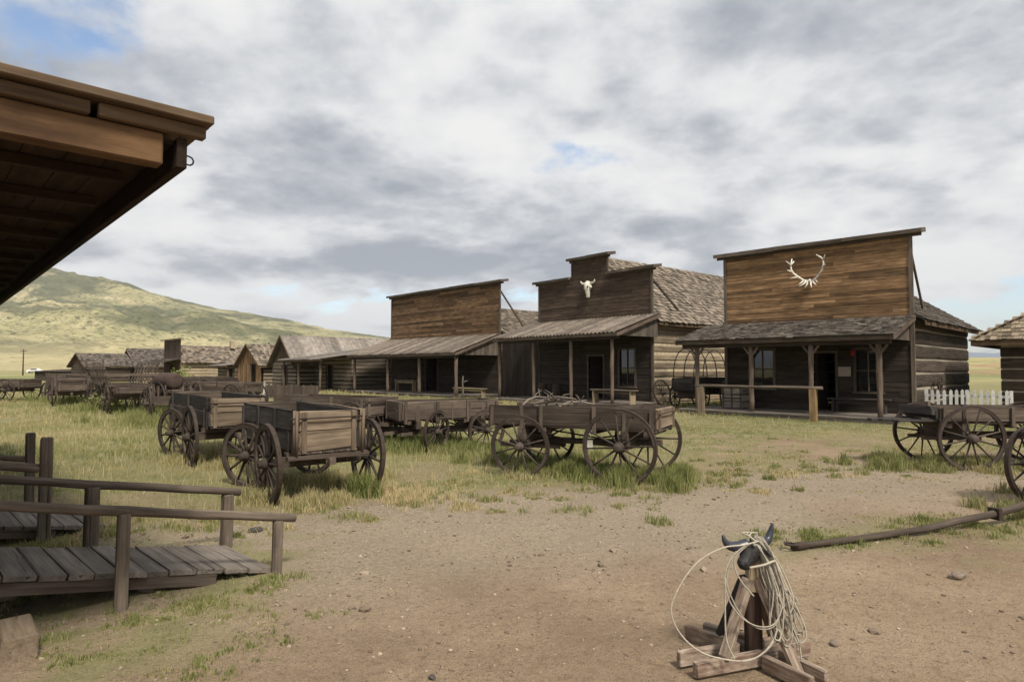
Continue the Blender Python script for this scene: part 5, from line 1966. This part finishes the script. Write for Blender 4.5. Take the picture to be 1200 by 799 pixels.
def car():
    t = thing('parked_car', 'white vehicle parked far out beyond the leftmost wagons', 'car', (-160, 215, 0), R(12))
    m = MB()
    prof = [(-2.2, .35), (-2.25, .85), (-2.05, 1.0), (-1.5, 1.05), (-1.0, 1.55), (.7, 1.6), (1.35, 1.1), (2.1, .95), (2.25, .7), (2.2, .35)]
    m.poly([(x, -.85, z) for x, z in prof], (0, 1.7, 0))
    m.build('car_body', M['white_car'], t)
    m = MB()
    for s in (-1, 1):
        m.poly([(-1.3, s * .855, 1.08), (-.92, s * .855, 1.48), (.62, s * .855, 1.5), (1.1, s * .855, 1.1)], (0, s * .008, 0))
    m.build('side_window', M['glass'], t)
    for x in (-1.35, 1.4):
        for s in (-1, 1):
            m = MB()
            m.lathe([(.32, -.1), (.34, -.08), (.34, .08), (.32, .1)], 16, Matrix.Rotation(R(90), 3, 'X'), (x, s * .8, .34))
            m.build('wheel', M['blackhead'], t)
car()

# green bushes near the far cabins
def bush(label, loc, s, seed, n=900):
    rr = np.random.default_rng(seed)
    t = thing('shrub', label, 'shrub', (loc[0], loc[1], 0), 0)
    m = MB()
    for k in range(7):
        a = rr.random() * 6.28
        m.tube([(0, 0, 0), (math.cos(a) * s * .2, math.sin(a) * s * .2, s * .4), (math.cos(a) * s * .45, math.sin(a) * s * .45, s * .85)], [.03, .022, .008], 5)
    m.build('stem', M['rail'], t)
    m = MB()
    cl = rr.normal(0, .36, (16, 3)) * s * np.array([1, 1, .7]) + np.array([0, 0, s * .62])
    for i in range(n):
        c = Vector(cl[rr.integers(0, 16)]) + Vector(rr.normal(0, .14, 3) * s)
        c.z = max(c.z, .05)
        d1 = Vector(rr.normal(0, 1, 3)).normalized()
        d2 = d1.orthogonal().normalized()
        q = .07 * s * (.6 + .8 * rr.random())
        m.raw([c - d1 * q, c + d2 * q * .4, c + d1 * q, c - d2 * q * .4], [(0, 1, 2, 3)], None, float(np.clip(.02 + rr.normal(.12, .12), 0, 1)))
    m.build('foliage', M['grass'], t)
bush('round green bush beside the narrow tall-fronted store', (-23.6, 46.0), 1.25, 1)
bush('low green bush in the weeds by the rusty tank wagon', (-15.4, 24.6), .7, 2, 500)

# ------------------------------------------------------------------ ramps and rails at lower left
UX, UY = Vector((.707, .707, 0)), Vector((-.707, .707, 0))     # down the ramp / across it to the far side
def plank_ramp(label, foot, run, slope, width, rails=True, planks_n=12, side_h=.13):
    """foot = near right corner on the ground; X runs up the ramp, Y across"""
    t = thing('ramp', label, 'ramp', (foot[0], foot[1], 0), math.atan2(-.707, -.707))
    a = math.atan(slope)
    Mx = Matrix.Rotation(-a, 3, 'Y')
    m = MB()
    x = .0
    while x < run:
        wd = random.uniform(.15, .21)
        c = Vector((x + wd / 2, -width / 2 + random.uniform(-.02, .02), .025 + (x + wd / 2) * slope + random.uniform(-.004, .004)))
        m.box(c, (wd - .008, width + random.uniform(-.03, .05), .042), Mx @ Matrix.Rotation(random.uniform(-.012, .012), 3, 'Z'), jit=.004, bev=.005)
        x += wd
    m.build('plank', M['deck'], t)
    for y in (-.04, -width + .04):
        m = MB()
        m.bar((.45, y, .45 * slope - .04), (run + .1, y, run * slope - .03), .05, .085)
        m.build('stringer', M['wagon'], t)
    m = MB()
    m.box((run - .28, -.10, (run - .3) * slope / 2 - .02), (.12, .12, (run - .3) * slope))
    m.build('support_block', M['wagon'], t)
    return t
# (rotation by -135 degrees: local +X is up the ramp, local -Y is the far side)
r1 = plank_ramp('near plank ramp with two low round rails at the lower left', (-2.06, 5.55), 2.95, .185, .95)
def rail_set(parent, y, posts, rail_pts, rr=.048, mat='rail'):
    for (x, z0, z1, r) in posts:
        m = MB()
        m.bar((x + random.uniform(-.012, .012), y, z0), (x, y, z1), r * 1.8, r * 1.75, roll=random.uniform(-.15, .15), jit=.005, bev=.010)
        m.build('rail_post', M[mat], parent)
    m = MB()
    p, q = Vector(rail_pts[0]), Vector(rail_pts[1])
    pts = [p.lerp(q, i / 12) + Vector((0, random.uniform(-.006, .006), random.uniform(-.005, .005) - .012 * math.sin(i / 12 * math.pi))) for i in range(13)]
    m.tube(pts, [rr * random.uniform(.93, 1.06) for _ in pts], 10, wob=.03)
    m.build('hand_rail', M[mat], parent)
def rz_line(a, b):
    return lambda x: a + b * x
f1, f2 = rz_line(.487, .207), rz_line(.555, .195)
rail_set(r1, .075, [(-.02, -.03, f1(-.02) - .03, .043), (1.14, -.03, f1(1.14) - .03, .046), (2.35, -.03, f1(2.35) - .03, .055)], [(-.17, .075, f1(-.17)), (2.95, .075, f1(2.95))], .036)
rail_set(r1, -1.02, [(-.02, -.03, f2(-.02) - .03, .052), (1.106, -.03, f2(1.106) - .03, .055), (2.35, -.03, f2(2.35) - .03, .055)], [(-.14, -1.02, f2(-.14)), (2.95, -1.02, f2(2.95))], .036)
r2 = plank_ramp('second plank ramp further back with two taller end posts', (-4.39, 7.0), 2.6, .17, .93)
rail_set(r2, .13, [(.57, -.03, 1.05, .058), (2.3, -.03, 1.3, .055)], [(.63, .13, .745), (2.6, .13, 1.15)], .045)
rail_set(r2, -1.15, [(.52, -.03, 1.0, .052), (2.3, -.03, 1.3, .055)], [(.57, -1.15, .70), (2.6, -1.15, 1.13)], .034)

def timber_block():
    m = MB()
    m.box((0, 0, 0), (.42, .19, .16), jit=.006, bev=.012)
    o = m.build('timber_block', M['wagon_lt'])
    c = Vector((-2.96, 3.92, .07)) + Vector((-.68, .73, 0)) * .17
    o.location = c
    o.rotation_euler = (0, 0, math.atan2(.73, -.68))
    tag(o, 'short sawn timber block lying on the ground in front of the near ramp', 'timber')
timber_block()

# ------------------------------------------------------------------ roping dummy
def dummy():
    ox, oy = 1.43, 3.87
    t = thing('roping_dummy', 'wooden roping dummy with a black carved bull head on crossed beams', 'roping dummy', (ox, oy, 0))
    def beam(p, q, w=.040, h=.082, nm='base_beam', mt='dummywood', zoff=0.0):
        m = MB()
        p, q = Vector(p), Vector(q)
        L_ = (q - p).length
        n = 5
        m.bar(p + Vector((0, 0, zoff)), q + Vector((0, 0, zoff)), w, h, jit=.004, bev=.006)
        return m.build(nm, M[mt], t)
    z = .05
    beam((-.40, -.19, z), (.37, .085, z))
    beam((-.46, -.06, z + .006), (-.06, .075, z + .006)); beam((.10, .13, z + .006), (.36, .215, z + .006))
    beam((-.31, .33, z + .004), (.0, .06, z + .004)); beam((.03, -.085, z + .003), (.18, -.37, z + .003))
    beam((-.18, .38, z + .002), (.08, .14, z + .002)); beam((.16, -.01, z + .002), (.30, -.29, z + .002))
    # legs
    beam((-.215, -.13, .09), (-.03, -.015, .50), .066, .042, 'leg')
    beam((.18, -.20, .03), (.035, -.01, .50), .074, .040, 'leg')
    beam((-.12, .20, .09), (-.025, .03, .50), .08, .042, 'leg', 'wagon_dk')
    beam((.20, .16, .09), (.035, .04, .50), .08, .042, 'leg')
    beam((.01, .02, .05), (.005, .015, .46), .085, .075, 'centre_post', 'dummyred')
    beam((.0, .0, .42), (.03, .03, .63), .075, .075, 'neck_post', 'raw')
    # head: one continuous carved surface, muzzle down to the near left
    import bmesh
    bm = bmesh.new()
    bmesh.ops.create_icosphere(bm, subdivisions=4, radius=1)
    for v in bm.verts:
        u = v.co.copy()
        f = (u.z + 1) / 2                           # 0 muzzle, 1 poll
        wx = np.interp(f, [0, .12, .3, .5, .7, .88, 1], [.042, .050, .043, .052, .080, .070, .05])
        wy = np.interp(f, [0, .12, .3, .5, .7, .88, 1], [.040, .052, .046, .060, .074, .062, .04])
        rr = math.hypot(u.x, u.y)
        k = math.sqrt(max(0.0, 1 - (2 * f - 1) ** 6))
        if rr > 1e-6: cx, cy = u.x / rr, u.y / rr
        else: cx = cy = 0
        sq = 1 / max(abs(cx), abs(cy), .5) ** .35
        x, y = cx * wx * k * sq * min(1, rr * 3), cy * wy * k * sq * min(1, rr * 3)
        zz = (f - .5) * .235
        if y < 0:                                   # face side
            e = math.exp(-(((abs(x) - .052) / .018) ** 2 + ((f - .66) / .07) ** 2)); y -= .012 * e
            e = math.exp(-(((abs(x) - .022) / .010) ** 2 + ((f - .10) / .045) ** 2)); y += .014 * e
            e = math.exp(-((x / .06) ** 2 + ((f - .20) / .016) ** 2)); y += .007 * e
            e = math.exp(-((x / .03) ** 2 + ((f - .82) / .10) ** 2)); y -= .012 * e
        v.co = Vector((x, y, zz)) * .78
    me = bpy.data.meshes.new('head')
    bm.to_mesh(me); bm.free()
    for p in me.polygons: p.use_smooth = True
    me.materials.append(M['blackhead'])
    head = bpy.data.objects.new('head', me)
    COL.objects.link(head)
    head.parent = t
    head.location = (-.042, -.045, .640)
    Rm = Matrix.Rotation(R(-52), 3, 'Z') @ Matrix.Rotation(R(-56), 3, 'X') @ Matrix.Rotation(R(-6), 3, 'Y')
    head.rotation_euler = Rm.to_euler()
    hm_ = Rm.to_4x4()
    inv = (Matrix.Translation(head.location) @ hm_).inverted()
    def loc(p): return inv @ Vector(p)
    def part(mb, nm, mt):
        o = mb.build(nm, M[mt], head)
        return o
    m = MB()
    def curve(pts, n=14):
        P = [Vector(p) for p in pts]
        out = []
        for i in range(len(P) - 1):
            a, b, c, d = P[max(i - 1, 0)], P[i], P[i + 1], P[min(i + 2, len(P) - 1)]
            for k in range(n):
                s = k / n
                out.append(.5 * ((2 * b) + (c - a) * s + (2 * a - 5 * b + 4 * c - d) * s * s + (3 * b - a - 3 * c + d) * s ** 3))
        out.append(P[-1])
        return out
    hL = [(-.03, -.01, .700), (-.085, -.02, .690), (-.140, -.035, .700), (-.172, -.045, .728), (-.185, -.045, .765)]
    hR = [(.02, .02, .705), (.075, .04, .695), (.118, .055, .712), (.138, .06, .755), (.150, .055, .812)]
    for h in (hL, hR):
        m = MB()
        c = curve(h, 5)
        n = len(c)
        m.tube([loc(p) for p in c], [.031 * (1 - (i / (n - 1)) ** 1.6) + .006 for i in range(n)], 12)
        part(m, 'horn', 'horn')
    for s in (-1, 1):
        m = MB()
        m.tube([(s * .06, .01, .075), (s * .095, .015, .062), (s * .125, .02, .045)], [.012, .022, .004], 10, flat=.45)
        part(m, 'ear', 'blackhead')
        m = MB()
        m.lathe([(.001, -.011), (.008, -.008), (.0115, 0), (.008, .008), (.001, .011)], 10, Matrix.Rotation(R(90), 3, 'X'), (s * .054, -.066, .036))
        part(m, 'eye', 'eyeball')
    # lasso ropes looped over the horns
    rp = thing('lasso', 'pale coiled lasso ropes draped over the horns of the roping dummy', 'lasso rope', (ox, oy, 0))
    rr = random.Random(4)
    m = MB()
    def strand(pts, r=.0042): m.tube(curve(pts, 8), r, 6)
    # bundle hanging behind the right horn down the near right side
    for i in range(15):
        a = rr.uniform(0, 1)
        dx, dy = rr.uniform(-.05, .05), rr.uniform(-.06, .05)
        lowx, lowz = .16 + rr.uniform(-.09, .06), .26 + rr.uniform(-.07, .12)
        top = (.035 + rr.uniform(-.02, .03), .005 + dy * .5, .735 + rr.uniform(-.01, .012))
        strand([top, (.095 + dx * .6, -.045 + dy, .655 + rr.uniform(-.02, .02)), (.145 + dx, -.10 + dy, .48 + rr.uniform(-.03, .03)), (lowx + .02, -.135 + dy, lowz + .05), (lowx - .015, -.14 + dy, lowz - .02),
                (lowx - .05, -.13 + dy, lowz + .06), (.085 + dx * .7, -.10 + dy, .48), (.05 + dx * .4, -.05 + dy, .64), (.015 + rr.uniform(-.02, .02), .0, .725)])
    for i in range(3):
        strand([(.05, .03, .74 + .01 * i), (.02 - .03 * i, .03, .76), (-.01, .0, .745), (.03, -.03, .72), (.07, .0, .715), (.05, .03, .735)])
    # loops that swing out to the near left, hung on the left horn
    strand([(.03, -.03, .725), (-.08, -.10, .722), (-.22, -.14, .715), (-.37, -.16, .64), (-.485, -.18, .50), (-.53, -.19, .37), (-.47, -.20, .24), (-.35, -.21, .15), (-.19, -.24, .125), (-.09, -.25, .14), (.0, -.24, .20), (.055, -.22, .28)], .0045)
    strand([(.0, -.05, .722), (-.10, -.11, .705), (-.18, -.14, .64), (-.215, -.16, .55), (-.20, -.18, .44), (-.14, -.20, .35), (-.05, -.205, .30), (.04, -.20, .305), (.10, -.17, .37), (.125, -.14, .47), (.11, -.10, .58)])
    strand([(.0, -.04, .722), (-.09, -.10, .695), (-.165, -.13, .63), (-.20, -.15, .53), (-.175, -.175, .43), (-.12, -.19, .34), (-.04, -.20, .285), (.04, -.195, .29), (.09, -.17, .35), (.12, -.12, .50)])
    strand([(-.13, -.11, .69), (-.145, -.125, .60), (-.11, -.15, .52), (-.05, -.16, .45)], .005)
    strand([(-.21, -.16, .55), (-.225, -.19, .35), (-.225, -.215, .22), (-.19, -.235, .13)], .005)
    strand([(.055, -.22, .28), (.02, -.23, .21), (-.06, -.245, .15), (-.16, -.245, .125)], .0045)
    strand([(.055, -.22, .285), (.035, -.235, .245), (.06, -.235, .235), (.075, -.22, .27), (.05, -.21, .29)], .0045)
    strand([(.17, -.12, .42), (.195, -.13, .30), (.215, -.14, .16), (.22, -.15, .085)], .0045)
    strand([(.15, -.12, .40), (.18, -.14, .26), (.20, -.15, .14)], .0042)
    strand([(-.06, -.13, .60), (.02, -.14, .62), (.07, -.13, .635), (.10, -.10, .63)], .007)
    m.build('coils', M['rope'], rp)
    m = MB()
    m.tube([(.22, -.15, .09), (.224, -.152, .05), (.226, -.153, .015)], [.008, .014, .018], 8)
    m.build('frayed_end', M['rope'], rp)
M['dummywood'] = wood('chewed_dummy_timber', (.10, .068, .048), (.26, .20, .15), (.50, .44, .36), var=.18, grain=55, stain=(.10, .055, .04), stain_amt=.85, lon=5)
M['dummyred'] = wood('red_brown_dummy_post', (.022, .014, .011), (.055, .034, .026), (.10, .066, .05), var=.1)
M['eyeball'] = plain('painted_eye', (.30, .27, .22), rough=.4, scale=30)
dummy()
